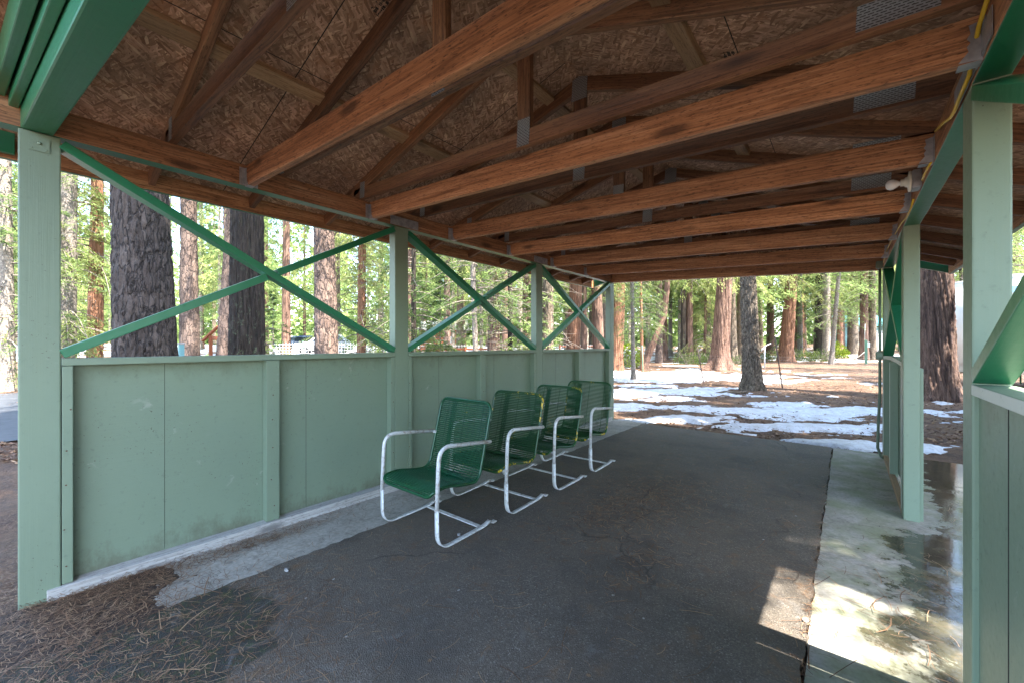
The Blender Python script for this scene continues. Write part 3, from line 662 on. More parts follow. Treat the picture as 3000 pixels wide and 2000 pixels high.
def chair(x, y, rz, label, thr, col, open_mesh):
    root = empty('spring_chair', (x, y, 0), rz); tag(root, label, 'chair', 'metal spring chairs along the half wall')
    Mw = WM[root.name]; gm = chairgreen('chair_green', min(.62, thr+.1), col, .3); gr_ = chairgreen('chipped_green', thr, col); HW = .272
    hw = HW
    p = resample(PROF, 120)
    s = np.linspace(0, 1, len(p)); Lp = np.sum(np.linalg.norm(np.diff(p, axis=0), axis=1))
    def halfw(u):                      # rounded corners at both ends of the one-piece shell
        e = np.minimum(u, 1-u)*Lp; rr = .07
        return hw-np.where(e < rr, rr-np.sqrt(np.maximum(0, rr*rr-(rr-e)**2)), 0)
    pos = lambda u: np.stack([np.interp(u, s, p[:, 0]), np.interp(u, s, p[:, 1])], -1)
    u = np.r_[np.linspace(0, .07, 14), np.linspace(.08, .92, 60), np.linspace(.93, 1, 14)]
    q = pos(u); h = halfw(u)
    side = [np.stack([sg*h, q[:, 0], q[:, 1]], -1) for sg in (1, -1)]
    loop = np.vstack([side[0], side[1][::-1], side[0][:1]])
    rim = tube_np(loop, .0105, 8, False); mesh_obj('seat_rim', me_quads('seat_rim', *rim, True), gr_, root, Mw)
    parts = []
    nr = 70
    for k in range(1, nr):
        uu = k/nr; c = pos(np.array([uu]))[0]; hh = halfw(np.array([uu]))[0]
        if hh < .03: continue
        sag = -.012
        xs = np.linspace(-hh, hh, 7); ny = np.array(pos(np.array([uu-.01, uu+.01])))
        d = ny[1]-ny[0]; nrm = np.array([d[1], -d[0]])/(np.linalg.norm(d)+1e-9)
        b = (1-(xs/hh)**2)*.014
        parts.append(tube_np(np.stack([xs, c[0]+nrm[0]*b, c[1]+nrm[1]*b], -1), .0044 if open_mesh else .0059, 5, False))
    def rail(x, r=.003):
        uu = np.linspace(.01, .99, 70); c = pos(uu); dd = np.gradient(c, axis=0); dd /= np.linalg.norm(dd, axis=1, keepdims=True); nn = np.stack([dd[:, 1], -dd[:, 0]], -1)
        b = (1-(x/hw)**2)*.014+.003
        return tube_np(np.stack([np.full(70, x), c[:, 0]+nn[:, 0]*b, c[:, 1]+nn[:, 1]*b], -1), r, 5, False)
    for xx in (.19, -.19, .0): parts.append(rail(xx))
    # woven band: two crossing zigzags beside the left rail
    for ph in range(6):
        uu = np.linspace(.02, .98, 150); c = pos(uu); dd = np.gradient(c, axis=0); dd /= np.linalg.norm(dd, axis=1, keepdims=True); nn = np.stack([dd[:, 1], -dd[:, 0]], -1)
        xz = -.13+.032*(2*np.abs(((uu*26+ph/6.0) % 1)*2-1)-1)
        b = (1-(xz/hw)**2)*.014+.0045
        parts.append(tube_np(np.stack([xz, c[:, 0]+nn[:, 0]*b, c[:, 1]+nn[:, 1]*b], -1), .0024, 4, False))
    mesh_obj('seat_shell', me_from('seat_shell', *join_np(parts), True), gm, root, Mw)
    for sg in (-1, 1):
        X = sg*.300
        up = smooth_path([(.495, .602), (.02, .652, .10), (.000, .255)], 14)
        pts = np.stack([np.full(len(up), X), up[:, 0], up[:, 1]], -1)
        V, Fc = tube_np(pts, .0135, 10)
        a = mesh_obj('arm', me_quads('arm', V, Fc, True), M['white'], root, Mw)
        lo = smooth_path([(.000, .262), (.004, .006, .11), (.44, .02, .05), (.475, .034, .02), (.515, .012, .02), (.545, .02)], 12)
        V, Fc = strip(lo, .036, .006, X); mesh_obj('runner', me_from('runner', V, Fc), M['white'], root, Mw)
    bm = bmesh.new(); bm_box(bm, (0, .41, .014), (.60, .034, .006))
    mesh_obj('cross_bar', me_from_bm('cross_bar', bm), M['white'], root, Mw)
    for sg in (-1, 1):
        for c_, d_ in (((sg*.283, .470, .600), (.04, .016, .02)), ((sg*.284, .02, .345), (.04, .014, .014))):
            bm = bmesh.new(); bm_box(bm, c_, d_); mesh_obj('bracket', me_from_bm('bracket', bm), M['white'], root, Mw)
CX = -2.276
chair(CX, 1.665, R(0), 'nearest green metal chair in the row with hardly any yellow chips', .66, (.003, .045, .026), False)
chair(CX+.005, 2.325, R(1.0), 'second green chair from the front with yellow paint chips along its lower rim', .53, (.006, .040, .015), False)
chair(CX, 2.985, R(-.6), 'third green chair from the front whose wire back lets light through', .56, (.006, .048, .02), True)
chair(CX-.005, 3.645, R(.5), 'green chair at the far end of the row with chipped yellow top rim', .54, (.008, .052, .015), True)

# ------------------------------------------------------------------ ground, floor, snow
def axis(segs):
    out = []
    for a, b, st in segs: out += list(np.arange(a, b, st))
    return np.array(out+[segs[-1][1]])
xs = axis([(-160, -30, 10), (-30, -14, 1.0), (-14, 8, .16), (8, 20, 1.0), (20, 160, 10)])
ys = axis([(-120, -6, 9.5), (-6, 26, .16), (26, 50, 1.0), (50, 200, 10)])
GX, GY = np.meshgrid(xs, ys); Zg = gz(GX, GY)
inside = (GX > -3.5) & (GX < 1.35) & (GY > -1.2) & (GY < 6.9)
bmpy = (fbm(np.stack([GX*.6, GY*.6, GX*0], -1), 3)-.5)*.10+(fbm(np.stack([GX*2.6, GY*2.6, GX*0], -1), 9)-.5)*.05
Zg = np.where(inside, -.03, Zg+bmpy-.01)
n0, n1 = len(ys), len(xs); idx = np.arange(n0*n1).reshape(n0, n1)
Fq = np.stack([idx[:-1, :-1], idx[:-1, 1:], idx[1:, 1:], idx[1:, :-1]], -1).reshape(-1, 4)
g = mesh_obj('ground', me_from('ground', np.stack([GX, GY, Zg], -1).reshape(-1, 3), Fq, True), M['litter']); tag(g, kind='structure')
def slab(name, x0, x1, y0, y1, z, mat, wob=.006, n=60):
    """flat sheet with a slightly ragged outline and a real edge"""
    top = []
    for (ax, ay, bx, by) in ((x0, y0, x1, y0), (x1, y0, x1, y1), (x1, y1, x0, y1), (x0, y1, x0, y0)):
        for k in range(n):
            t = k/n; top.append((ax+(bx-ax)*t+random.uniform(-wob, wob), ay+(by-ay)*t+random.uniform(-wob, wob)))
    bm = bmesh.new(); f = bm.faces.new([bm.verts.new((x, y, z)) for x, y in top])
    r = bmesh.ops.extrude_face_region(bm, geom=[f]); bmesh.ops.translate(bm, verts=[v for v in r['geom'] if isinstance(v, bmesh.types.BMVert)], vec=(0, 0, -.08))
    bmesh.ops.triangulate(bm, faces=bm.faces[:])
    o = mesh_obj(name, me_from_bm(name, bm), mat); tag(o, kind='structure'); return o
slab('asphalt_floor', -2.57, -.137, -1.3, 6.50, .008, M['asphalt'], .012, 160)
slab('concrete_strip', -3.24, -2.573, .45, 6.58, .003, M['concrete'], .012)
slab('concrete_walk', -.132, 1.25, -1.25, 6.50, .002, M['wet'], .007)
# road on the left
rv, rf = [], []
for k in range(40):
    y = -30+k*1.0; xo = -8.6-.05*(y-2)**2*.06
    for j, x in enumerate(np.linspace(-8.4, -15.5, 10)):
        rv.append((x+xo*.02, y, float(gz(x, y))+.045))
idx = np.arange(400).reshape(40, 10); rf = np.stack([idx[:-1, :-1], idx[1:, :-1], idx[1:, 1:], idx[:-1, 1:]], -1).reshape(-1, 4)
o = mesh_obj('road', me_from('road', np.array(rv), rf), M['road']); tag(o, kind='structure')
# snow: thin hummocks poking out of the litter
def depth_of(y): 
    dd = CAMH*F/(y-Y0)
    for _ in range(4): dd = (CAMH-max(0, .018*(dd*1.05-9)))*F/(y-Y0)
    return dd
PATCH = [(1950, 1101, 260, 17), (2090, 1113, 110, 9), (1830, 1140, 110, 11), (1985, 1143, 130, 8), (1850, 1192, 80, 13), (2080, 1180, 60, 5), (2260, 1197, 340, 15),
         (2130, 1228, 270, 15), (2330, 1252, 290, 24), (2430, 1288, 200, 26), (2550, 1300, 70, 25), (2730, 1172, 38, 6), (2735, 1205, 36, 13), (2725, 1250, 30, 9), (2745, 1312, 50, 7),
         (2795, 1088, 70, 22), (1835, 1046, 40, 7), (1905, 1049, 50, 6), (2260, 1047, 60, 4), (2420, 1056, 110, 4), (2500, 1046, 90, 4), (1975, 1028, 40, 4),
         (20, 1042, 70, 8), (25, 1074, 40, 5), (700, 1032, 420, 9), (1300, 1030, 320, 9), (1700, 1034, 120, 7), (260, 1034, 200, 8)]
def snow_patch(r0, r1, d0, d1, st, plist):
    rr = np.arange(r0, r1, st); ds = np.arange(d0, d1, st); RR, DD = np.meshgrid(rr, ds)
    m = np.full(RR.shape, -9.0)
    for (px, py, hw, hh) in plist:
        dc = depth_of(py); da, db = depth_of(py+hh), depth_of(max(py-hh, 1014)); rc = (px-1500)/F*dc
        wx = hw/F*dc; wd = max((db-da)/2, .25)
        m = np.maximum(m, 1-((RR-rc)/wx)**2-((DD-(da+db)/2)/wd)**2)
    X, Y = RR*CT-DD*ST, DD*CT+RR*ST
    nz = fbm(np.stack([X*1.3, Y*1.3, X*0], -1), 21, 5)-.5; nz2 = fbm(np.stack([X*6, Y*6, X*0], -1), 31, 3)-.5
    st_ = fbm(np.stack([RR*.7, DD*2.6, RR*0], -1), 41, 5)-.5
    h = np.clip(m, -1.5, .8)*.5+nz*1.2+st_*4.2+nz2*1.6-.02
    h = np.minimum(h, .9)
    h = np.where((Y < 6.66) & (X < 1.35) & (X > -3.4), -9, h)
    gzz = gz(X, Y)+(fbm(np.stack([X*.6, Y*.6, X*0], -1), 3)-.5)*.10+(fbm(np.stack([X*2.6, Y*2.6, X*0], -1), 9)-.5)*.05-.01
    Z = gzz+np.clip(h, -.25, .9)*.055
    idx = np.arange(RR.size).reshape(RR.shape)
    Fq = np.stack([idx[:-1, :-1], idx[:-1, 1:], idx[1:, 1:], idx[1:, :-1]], -1).reshape(-1, 4)
    hf = h.ravel()[Fq].max(1); Fq = Fq[hf > -.12]
    used = np.unique(Fq); mp = np.full(RR.size, -1); mp[used] = np.arange(len(used))
    return np.stack([X, Y, Z], -1).reshape(-1, 3)[used], mp[Fq]
parts = [snow_patch(.8, 13, 5.0, 22, .05, [p for p in PATCH if p[1] > 1060]), snow_patch(-60, 40, 22, 75, .4, [p for p in PATCH if p[1] <= 1060])]
o = mesh_obj('snow', me_from('snow', *join_np(parts), True), M['snow']); tag(o, 'melting white snow lying in patches on the brown needle litter', 'snow', kind='stuff')

# soil and duff drifted over the end of the concrete by the front post
gx, gy = np.meshgrid(np.arange(-3.6, -1.2, .02), np.arange(-.8, 1.9, .02))
hh = np.clip(1-((gx+3.0)/.80)**2-((gy-.10)/.62)**2, -1, 1)*.6+(fbm(np.stack([gx*4, gy*4, gx*0], -1), 51, 5)-.5)*1.2+(fbm(np.stack([gx*18, gy*18, gx*0], -1), 53, 3)-.5)*.5-.12
idx = np.arange(gx.size).reshape(gx.shape); Fq = np.stack([idx[:-1, :-1], idx[:-1, 1:], idx[1:, 1:], idx[1:, :-1]], -1).reshape(-1, 4)
Fq = Fq[(hh.ravel()[Fq].max(1) > -.1) & (gx.ravel()[Fq].min(1) > -3.11)]; used = np.unique(Fq); mp = np.full(gx.size, -1); mp[used] = np.arange(len(used))
t = NT('dark_soil'); v = t.coord(); f = t.noise(v, 60, 5, .75)
t.bump(f, .9, .01); M['soil'] = t.set(t.ramp(f, [(.35, (.014, .010, .008)), (.55, (.045, .030, .021)), (.72, (.13, .085, .05))]), .9)
o = mesh_obj('soil', me_from('soil', np.stack([gx, gy, .002+np.clip(hh, -.1, 1)*.02], -1).reshape(-1, 3)[used], mp[Fq], True), M['soil']); tag(o, 'dark soil and needles drifted around the foot of the front post', 'soil', kind='stuff')
# bark flakes, cones and twigs over the litter
def flakes(n, seed):
    g_ = np.random.default_rng(seed); d = 5.5+9*g_.random(n)**1.4; px = g_.uniform(1750, 3000, n)
    k2 = n//5; d[:k2] = g_.uniform(4.5, 10, k2); px[:k2] = g_.uniform(-60, 60, k2)
    r_ = (px-1500)/F*d; X, Y = r_*CT-d*ST, d*CT+r_*ST; ok = ~((X > -3.3) & (X < 1.25) & (Y < 6.6)); X, Y = X[ok], Y[ok]; n = len(X)
    gzz = gz(X, Y)+(fbm(np.stack([X*.6, Y*.6, X*0], -1), 3)-.5)*.10+(fbm(np.stack([X*2.6, Y*2.6, X*0], -1), 9)-.5)*.05-.01
    a = g_.uniform(0, 6.28, n); D = np.stack([np.cos(a), np.sin(a), g_.normal(size=n)*.25], -1)
    return sprays(np.stack([X, Y, gzz+g_.uniform(.004, .03, n)], -1), D, g_.normal(size=(n, 3))*.5+[0, 0, 1], g_.uniform(.02, .11, n), g_.uniform(.004, .028, n))
o = mesh_obj('leaf_litter', me_from('leaf_litter', *flakes(14000, 77)), M['needle']); tag(o, 'bark flakes and fallen twigs strewn over the brown ground', 'litter', kind='stuff')
# pine needles and twigs on the floor
def needles(name, spots, seed, label):
    rg = np.random.default_rng(seed); V, Fc = [], []
    for (x, y, sx, sy, n, l0, l1, zz, *fat) in spots:
        for _ in range(n):
            cx_, cy_ = x+rg.normal()*sx, y+rg.normal()*sy
            a = rg.uniform(0, 6.28); L = rg.uniform(l0, l1); cur = rg.normal()*.35; w = rg.uniform(.0006, .0012)*(fat[0] if fat else 1)
            z = .011+zz*rg.random()**2; tl = rg.normal()*.08
            b = len(V)
            for k in range(4):
                t = k/3-.5; aa = a+cur*t; px = cx_+math.cos(aa)*L*t; py = cy_+math.sin(aa)*L*t; q = z+max(0, tl*t*L)+.002*(1-4*t*t)
                nx, ny = -math.sin(aa)*w, math.cos(aa)*w
                V += [(px+nx, py+ny, q), (px-nx, py-ny, q)]
            Fc += [(b+2*k, b+2*k+1, b+2*k+3, b+2*k+2) for k in range(3)]
    o = mesh_obj(name, me_from(name, np.array(V), np.array(Fc)), M['needle']); tag(o, label, 'pine needles', kind='stuff'); return o
needles('pine_needles', [(-2.62, .12, .40, .2, 3000, .02, .075, .02), (-2.3, .35, .35, .22, 260, .02, .07, .006), (-2.95, .3, .22, .22, 1900, .03, .09, .025), (-3.03, .95, .05, .35, 420, .03, .07, .01), (-1.7, .35, .3, .25, 700, .03, .1, .01), (-3.3, .1, .25, .4, 1500, .03, .1, .02), (-2.2, .75, .3, .2, 700, .03, .1, .008), (-2.95, 1.0, .05, .3, 500, .03, .08, .012),
                         (-1.27, 3.35, .25, .42, 1500, .02, .07, .005, 1.7), (-1.45, 2.75, .12, .2, 260, .02, .07, .004, 1.6), (-.95, 2.3, .10, .2, 160, .02, .08, .004, 1.5), (-.75, 4.1, .3, .4, 260, .02, .07, .003, 1.6), (-1.3, 3.3, 1.0, 1.5, 420, .02, .08, .003), (-1.9, 1.2, .6, .5, 150, .03, .09, .003), (-1.1, 1.2, .7, .9, 110, .03, .10, .003),
                         (-.14, 2.6, .015, 1.6, 420, .03, .08, .004), (.35, 3.6, .22, .9, 60, .04, .12, .004), (.85, 4.2, .3, .9, 220, .03, .1, .004), (.1, 3.0, .12, .7, 60, .02, .08, .004), (.22, 2.75, .16, .45, 26, .13, .22, .004, 1.9), (-.4, 2.7, .18, .4, 9, .12, .2, .004, 1.7), (-2.35, .35, .45, .25, 36, .12, .24, .02, 2.2), (-2.6, .2, .4, .25, 160, .03, .10, .02, 1.5), (-1.4, 1.6, .8, .7, 16, .1, .18, .004, 1.6), (-.9, 1.0, .5, .5, 12, .1, .18, .004, 1.5), (.2, 2.5, .15, .4, 50, .05, .14, .003), (-2.8, 3.8, .14, 1.6, 420, .03, .08, .004), (-2.5, 2.4, .3, .7, 120, .05, .13, .003)], 5,
        'brown dry pine needles scattered over the shelter floor')
for k, (pxx, d, s, lab) in enumerate(((840, 2.32, .013, 'pale stone chip lying alone on the asphalt by the left concrete strip'), (2360, 1.9, .012, 'small pale stone at the asphalt edge in the sun patch'), (1345, 2.75, .012, 'tiny pale pebble beside the runner of the nearest chair'))):
    x, y = at(pxx, d); bm = bmesh.new(); bmesh.ops.create_icosphere(bm, subdivisions=2, radius=s)
    for v in bm.verts: v.co = Vector((v.co.x*1.5, v.co.y, v.co.z*.6))*(.8+.4*random.random())
    tag(mesh_obj('stone', me_from_bm('stone', bm), M['stone'], None, Matrix.Translation((x, y, .008+s*.45)) @ Matrix.Rotation(k*1.3, 4, 'Z')), lab, 'stone')

# ------------------------------------------------------------------ trees
def trunk_mesh(name, H, r0, r1, lean=(0, 0), bend=None, n=40, m=120, kind='pine', amp=.03, flare=.35, seed=0, fscale=1.0):
    t = np.linspace(0, 1, m)**1.25; z = t*H-.15
    rad = r0+(r1-r0)*t+r0*flare*np.exp(-np.maximum(z, 0)/.35)
    a = np.arange(n)*2*np.pi/n
    AA, ZZ = np.meshgrid(a, z); RR = np.repeat(rad[:, None], n, 1)
    lob = 1+.16*flare*np.exp(-np.maximum(ZZ, 0)/.45)*2.2*np.cos(AA*5+seed)+.05*(fbm(np.stack([np.cos(AA)*1.2, np.sin(AA)*1.2, ZZ*.5], -1), seed)-.5)*2
    X, Y = np.cos(AA)*RR*lob, np.sin(AA)*RR*lob
    if amp:
        Pn = np.stack([X, Y, ZZ], -1)
        if kind == 'pine':
            Q = Pn*np.array([11, 11, 2.6])*fscale; Q = Q+(fbm(Pn*5, seed+4)[..., None]-.5)*1.6
            d1, d2 = worley(Q, seed); e = np.clip((d2-d1)/.32, 0, 1); e = e*e*(3-2*e)
            disp = amp*(e-.7)+amp*.5*(fbm(Pn*np.array([26, 26, 16]), seed+7)-.5)
        elif kind == 'fibre':
            tw = ZZ*.25; C = np.stack([np.cos(AA+tw)*r0, np.sin(AA+tw)*r0, ZZ*.045], -1)*fscale
            f = fbm(C*22, seed, 4); f2 = fbm(C*np.array([60, 60, 40]), seed+5, 3)
            disp = amp*(np.abs(f-.5)*-4+.6)+amp*.5*(f2-.5)
        else:
            disp = amp*(fbm(Pn*np.array([16, 16, 16]), seed, 4)-.5)*1.5
        X, Y = X+np.cos(AA)*disp, Y+np.sin(AA)*disp
    zz = np.maximum(ZZ, 0)
    bx = lean[0]*zz; by = lean[1]*zz
    if bend is not None: bx = bx+np.interp(zz, bend[0], bend[1]); by = by+np.interp(zz, bend[0], bend[2])
    V = np.stack([X+bx, Y+by, ZZ], -1).reshape(-1, 3)
    i = np.arange(m-1)[:, None]*n; j = np.arange(n)[None]; k = (j+1) % n
    return me_from(name, V, np.stack([i+j, i+k, i+n+k, i+n+j], -1).reshape(-1, 4), True)
def crown_mesh(name, zlo, zhi, rmax, nb, ntw, nl, ll, lw, droop, seed, kind='fir', jag=.4, wood=True):
    """branches in loose whorls; twigs either side; leaf blades along the twigs. returns (leaves, twigs)"""
    rg = np.random.default_rng(seed); C, D, N, L, W = [], [], [], [], []; tw_parts = []
    for b in range(nb):
        u = rg.random()**1.1; z = zlo+(zhi-zlo)*u; az = rg.uniform(0, 6.283)
        ln = rmax*((1-u)**.75*.9+.1)*rg.uniform(1-jag, 1.0)
        t = np.linspace(0, 1, 6); dr = droop*rg.uniform(.6, 1.4)
        hx = np.array([math.cos(az), math.sin(az)])
        bend_ = rg.normal()*.15*ln
        px = hx[0]*ln*t-hx[1]*bend_*t*t; py = hx[1]*ln*t+hx[0]*bend_*t*t; pz = z+ln*(.12*t-dr*t*t)
        if wood:
            tw_parts.append(tube_np(np.stack([px, py, pz], -1), np.linspace(.012+.012*ln/2, .003, 6), 3, False))
        tt = np.sort(rg.uniform(.18, 1.0, ntw))
        for q in tt:
            base = np.array([np.interp(q, t, px), np.interp(q, t, py), np.interp(q, t, pz)])
            sd = rg.choice([-1, 1]); ang = az+sd*rg.uniform(.5, 1.15)
            if q > .93: ang = az+rg.normal()*.2
            tl = ln*.36*(1.15-q*.7)*rg.uniform(.6, 1.2)
            dv = np.array([math.cos(ang), math.sin(ang), -dr*.8+rg.normal()*.15])
            k = np.linspace(.1, 1, nl)
            cc = base+dv*tl*k[:, None]; cc[:, 2] -= droop*.35*tl*k**2
            cc += rg.normal(size=(nl, 3))*ll*.22
            dd = dv+rg.normal(size=(nl, 3))*np.array([.55, .55, .3]); 
            if kind == 'cedar': dd[:, 2] -= .55
            nn = np.array([0, 0, 1.0])+rg.normal(size=(nl, 3))*.55
            C.append(cc); D.append(dd); N.append(nn); L.append(ll*rg.uniform(.6, 1.25, nl)); W.append(lw*rg.uniform(.7, 1.3, nl))
    V, Fc = sprays(np.vstack(C), np.vstack(D), np.vstack(N), np.hstack(L), np.hstack(W))
    return (V, Fc), (join_np(tw_parts) if wood else None)
def twig_mesh(name, zlo, zhi, ln, nb, seed, curl=.4):
    rg = np.random.default_rng(seed); ps = []
    for b in range(nb):
        z = rg.uniform(zlo, zhi); az = rg.uniform(0, 6.283); l = ln*rg.uniform(.35, 1)
        t = np.linspace(0, 1, 7); w = np.cumsum(rg.normal(size=7))*curl*.12*l
        px = math.cos(az)*l*t-math.sin(az)*w*t; py = math.sin(az)*l*t+math.cos(az)*w*t; pz = z+l*(rg.uniform(-.1, .25)*t-rg.uniform(.1, .6)*t*t)
        P_ = np.stack([px, py, pz], -1); ps.append(tube_np(P_, np.linspace(.010, .003, 7), 3, False))
        for c in range(4):
            q = rg.integers(2, 6); a2 = az+rg.choice([-1, 1])*rg.uniform(.4, 1.2); l2 = l*rg.uniform(.15, .4); t2 = np.linspace(0, 1, 4)
            ps.append(tube_np(P_[q]+np.stack([np.cos(a2)*l2*t2, np.sin(a2)*l2*t2, l2*rg.uniform(-.5, .3)*t2**2], -1), np.linspace(.005, .002, 4), 3, False))
    return me_from(name, *join_np(ps))
def set_mat(me, m):
    if me is not None and not me.materials: me.materials.append(m)
    return me
# shared crowns
CR = {}
def crown_kind(key, mat, *a, **k):
    (V, Fc), tw = crown_mesh(key, *a, **k); n0 = len(Fc)
    if tw is not None: V, Fc = join_np([(V, Fc), tw])
    me = me_from(key, V, Fc); me.materials.append(M[mat]); me.materials.append(M['twig'])
    mi = np.zeros(len(me.polygons), dtype=np.int32); mi[n0:] = 1; me.polygons.foreach_set('material_index', mi)
    CR[key] = (me, None)
crown_kind('fir_low', 'fir', .5, 10, 2.3, 125, 13, 13, .12, .02, .42, 1)
crown_kind('fir_low_b', 'fir', .9, 11, 2.0, 115, 13, 13, .115, .02, .50, 2)
crown_kind('cedar_low', 'cedarleaf', 1.2, 12, 2.6, 105, 14, 13, .13, .026, .62, 3, 'cedar')
crown_kind('cedar_high', 'cedarleaf', 4.6, 16, 2.8, 95, 14, 13, .14, .028, .75, 4, 'cedar')
crown_kind('pine_high', 'fir', 6.5, 17, 3.2, 85, 12, 12, .17, .024, .35, 5)
crown_kind('fir_mid', 'fir', 3.2, 14, 2.6, 95, 13, 12, .14, .022, .5, 6)
crown_kind('far_fir', 'fir', 3.6, 22, 3.3, 150, 9, 10, .24, .05, .45, 7, wood=False)
crown_kind('far_cedar', 'cedarleaf', 4.6, 21, 3.4, 140, 9, 10, .25, .055, .6, 8, 'cedar', wood=False)
crown_kind('far_fir_b', 'fir', .8, 19, 2.7, 140, 9, 10, .22, .048, .5, 9, wood=False)
crown_kind('shade_fir', 'fir', 1.5, 19, 3.0, 200, 11, 9, .32, .12, .45, 14, wood=False)
crown_kind('shade_pine', 'fir', 12.5, 25, 3.6, 190, 11, 9, .32, .11, .3, 15, wood=False)  # high crown for unseen trees added to shade the left trunks
crown_kind('small_fir', 'fir', .25, 3.6, 1.05, 80, 10, 8, .10, .026, .35, 10)
TW = {'bare': set_mat(twig_mesh('bare_branches', 1.0, 7, 1.5, 70, 3), M['twig']), 'curly': set_mat(twig_mesh('curly_branches', 2.2, 5, 1.5, 40, 8, 1.6), M['twig'])}
def tree(name, label, px, d, wpx, bark_, crown=None, H=13, kind='pine', amp=None, hi=False, leanpx=0.0, flare=.3, group=None, crown_rot=None, cscale=1.0, twigs=None, bend=None, fscale=1.0, seed=None, wood=True):
    x, y = at(px, d); z = float(gz(x, y)); r0 = wpx/F*d/2
    ln = leanpx/F*d                        # sideways shift (photo right) over 3 m of height
    lean = (CT*ln/3, ST*ln/3)
    root = empty(name, (x, y, z)); tag(root, label, 'tree', group)
    sd = seed if seed is not None else int(px) % 97
    if amp is None: amp = r0*.12
    n, m = (150, 330) if hi else (28, 70)
    if hi: H = min(H, 12)
    me = trunk_mesh('trunk', H, r0, r0*.42, lean, bend, n, m, kind, amp, flare, sd, fscale)
    mesh_obj('trunk', me, M[bark_], root, Matrix.Translation((x, y, z)))
    rot = crown_rot if crown_rot is not None else sd*1.7
    Mc = Matrix.Translation((x, y, z)) @ Matrix.Rotation(rot, 4, 'Z') @ Matrix.Diagonal((cscale, cscale, cscale, 1))
    if crown:
        a, b = CR[crown]; cr = mesh_obj('crown', a, [], root, Mc)
        if b is not None and wood: mesh_obj('branches', b, [], cr, Mc)
    if twigs: mesh_obj('dead_branches', TW[twigs], [], root, Mc)
    return root
# --- seen over the left half wall
tree('pine_tree', 'massive pine trunk with deep purple brown plated bark behind the first brace', 437, 5.6, 150, 'pine', 'pine_high', hi=True, amp=.026, leanpx=-22, flare=.18, fscale=1.55)
tree('pine_tree', 'slim sunlit grey pine trunk between the massive pine and the dark mossy trunk', 556, 13, 52, 'pinered', 'pine_high', amp=.03, leanpx=-2, flare=.1)
tree('pine_tree', 'pale sunlit trunk half hidden by the dark mossy trunk', 655, 13.5, 48, 'pinered', 'pine_high', leanpx=16, flare=.1)
tree('pine_tree', 'dark mossy trunk with pale lichen standing behind the crossing of the first braces', 724, 7.2, 92, 'pinedark', 'pine_high', hi=True, kind='fibre', amp=.04, flare=.12, leanpx=0, fscale=1.6)
tree('pine_tree', 'straight reddish pine trunk with scaly plates left of the second post', 960, 9.6, 68, 'pinered', 'pine_high', hi=True, amp=.018, leanpx=-8, flare=.08, fscale=1.3)
tree('fir_tree', 'grey trunk with low green sprays right beside the front post', 192, 12, 46, 'greybark', 'cedar_low', leanpx=6, flare=.1, kind='soft', cscale=.8)
tree('pine_tree', 'reddish trunk with many dead twigs between front post and massive pine', 277, 13, 38, 'cedarred', 'fir_mid', leanpx=4, flare=.15, twigs='bare')
tree('cedar_tree', 'slender reddish cedar with airy bright sprays just left of the second post', 1058, 14, 27, 'cedarred', 'cedar_low', leanpx=2, cscale=.8, twigs='bare')
tree('fir_tree', 'leafy fir left of the front post beside the road', 22, 10.5, 34, 'greybark', 'fir_low', kind='soft', leanpx=-4, cscale=1.0)
tree('fir_tree', 'thin dark fir trunk just right of the second post', 1212, 12, 16, 'pinedark', 'fir_low_b', kind='soft', cscale=.95)
tree('fir_tree', 'thin pale fir trunk crossing the middle of the second brace', 1398, 9.6, 17, 'greybark', 'fir_mid', kind='soft', leanpx=-12, cscale=.62, twigs='bare')
tree('cedar_tree', 'thick sunlit cedar trunk below the crossing of the second braces', 1446, 15, 38, 'cedar', 'cedar_high', kind='fibre', flare=.12)
tree('fir_tree', 'dark slender fir with long drooping boughs left of the third post', 1494, 11, 15, 'pinedark', 'fir_low', kind='soft', cscale=.9, twigs='bare')
tree('cedar_tree', 'dark cedar trunk hidden in boughs directly left of the third post', 1545, 15, 30, 'cedar', 'fir_mid', kind='fibre')
tree('pine_tree', 'knobbly burled trunk directly right of the third post', 1603, 12, 36, 'furrow', 'pine_high', amp=.05, leanpx=2, twigs='bare', flare=.1)
tree('cedar_tree', 'reddish sunlit cedar trunk behind the third pair of braces', 1675, 15, 40, 'cedarred', 'cedar_high', kind='fibre', leanpx=10, flare=.2, hi=True, amp=.03)
tree('cedar_tree', 'narrow dark trunk between the two larger cedars behind the third braces', 1711, 17, 18, 'cedar', 'fir_mid', kind='fibre')
tree('cedar_tree', 'brown cedar trunk left of the last left post', 1755, 17, 34, 'cedar', 'cedar_high', kind='fibre', leanpx=-6)
# --- seen through the open far end
tree('cedar_tree', 'red brown cedar trunk right beside the last left post', 1803, 19, 40, 'cedarred', 'cedar_high', kind='fibre', leanpx=8, hi=True, amp=.035)
tree('birch_sapling', 'very thin pale grey trunk standing in the snow nearest the last left post', 1856, 14.5, 12, 'greybark', 'fir_mid', kind='soft', leanpx=-4, cscale=.5, flare=.4, twigs='bare')
tree('fir_sapling', 'very thin dark reddish trunk in front of the leaning tree', 1882, 19, 9, 'cedarred', 'fir_mid', kind='soft', cscale=.6, leanpx=-4)
tree('leaning_tree', 'brown trunk leaning far to the right over the snow', 1880, 20, 21, 'cedar', None, H=9, kind='fibre', amp=.02, bend=([0, .4, 1.5, 2.6, 4, 9], [.1, .15, .68*CT, 1.1*CT, 1.25*CT, 1.4*CT], [0, .15, .68*ST, 1.1*ST, 1.25*ST, 1.4*ST]))
tree('cedar_tree', 'dark trunk just right of the leaning tree', 1945, 27, 21, 'cedar', 'cedar_high', kind='fibre')
tree('cedar_tree', 'slim pale sunlit trunk behind the leaning tree', 1964, 31, 13, 'greybark', 'far_fir', kind='soft')
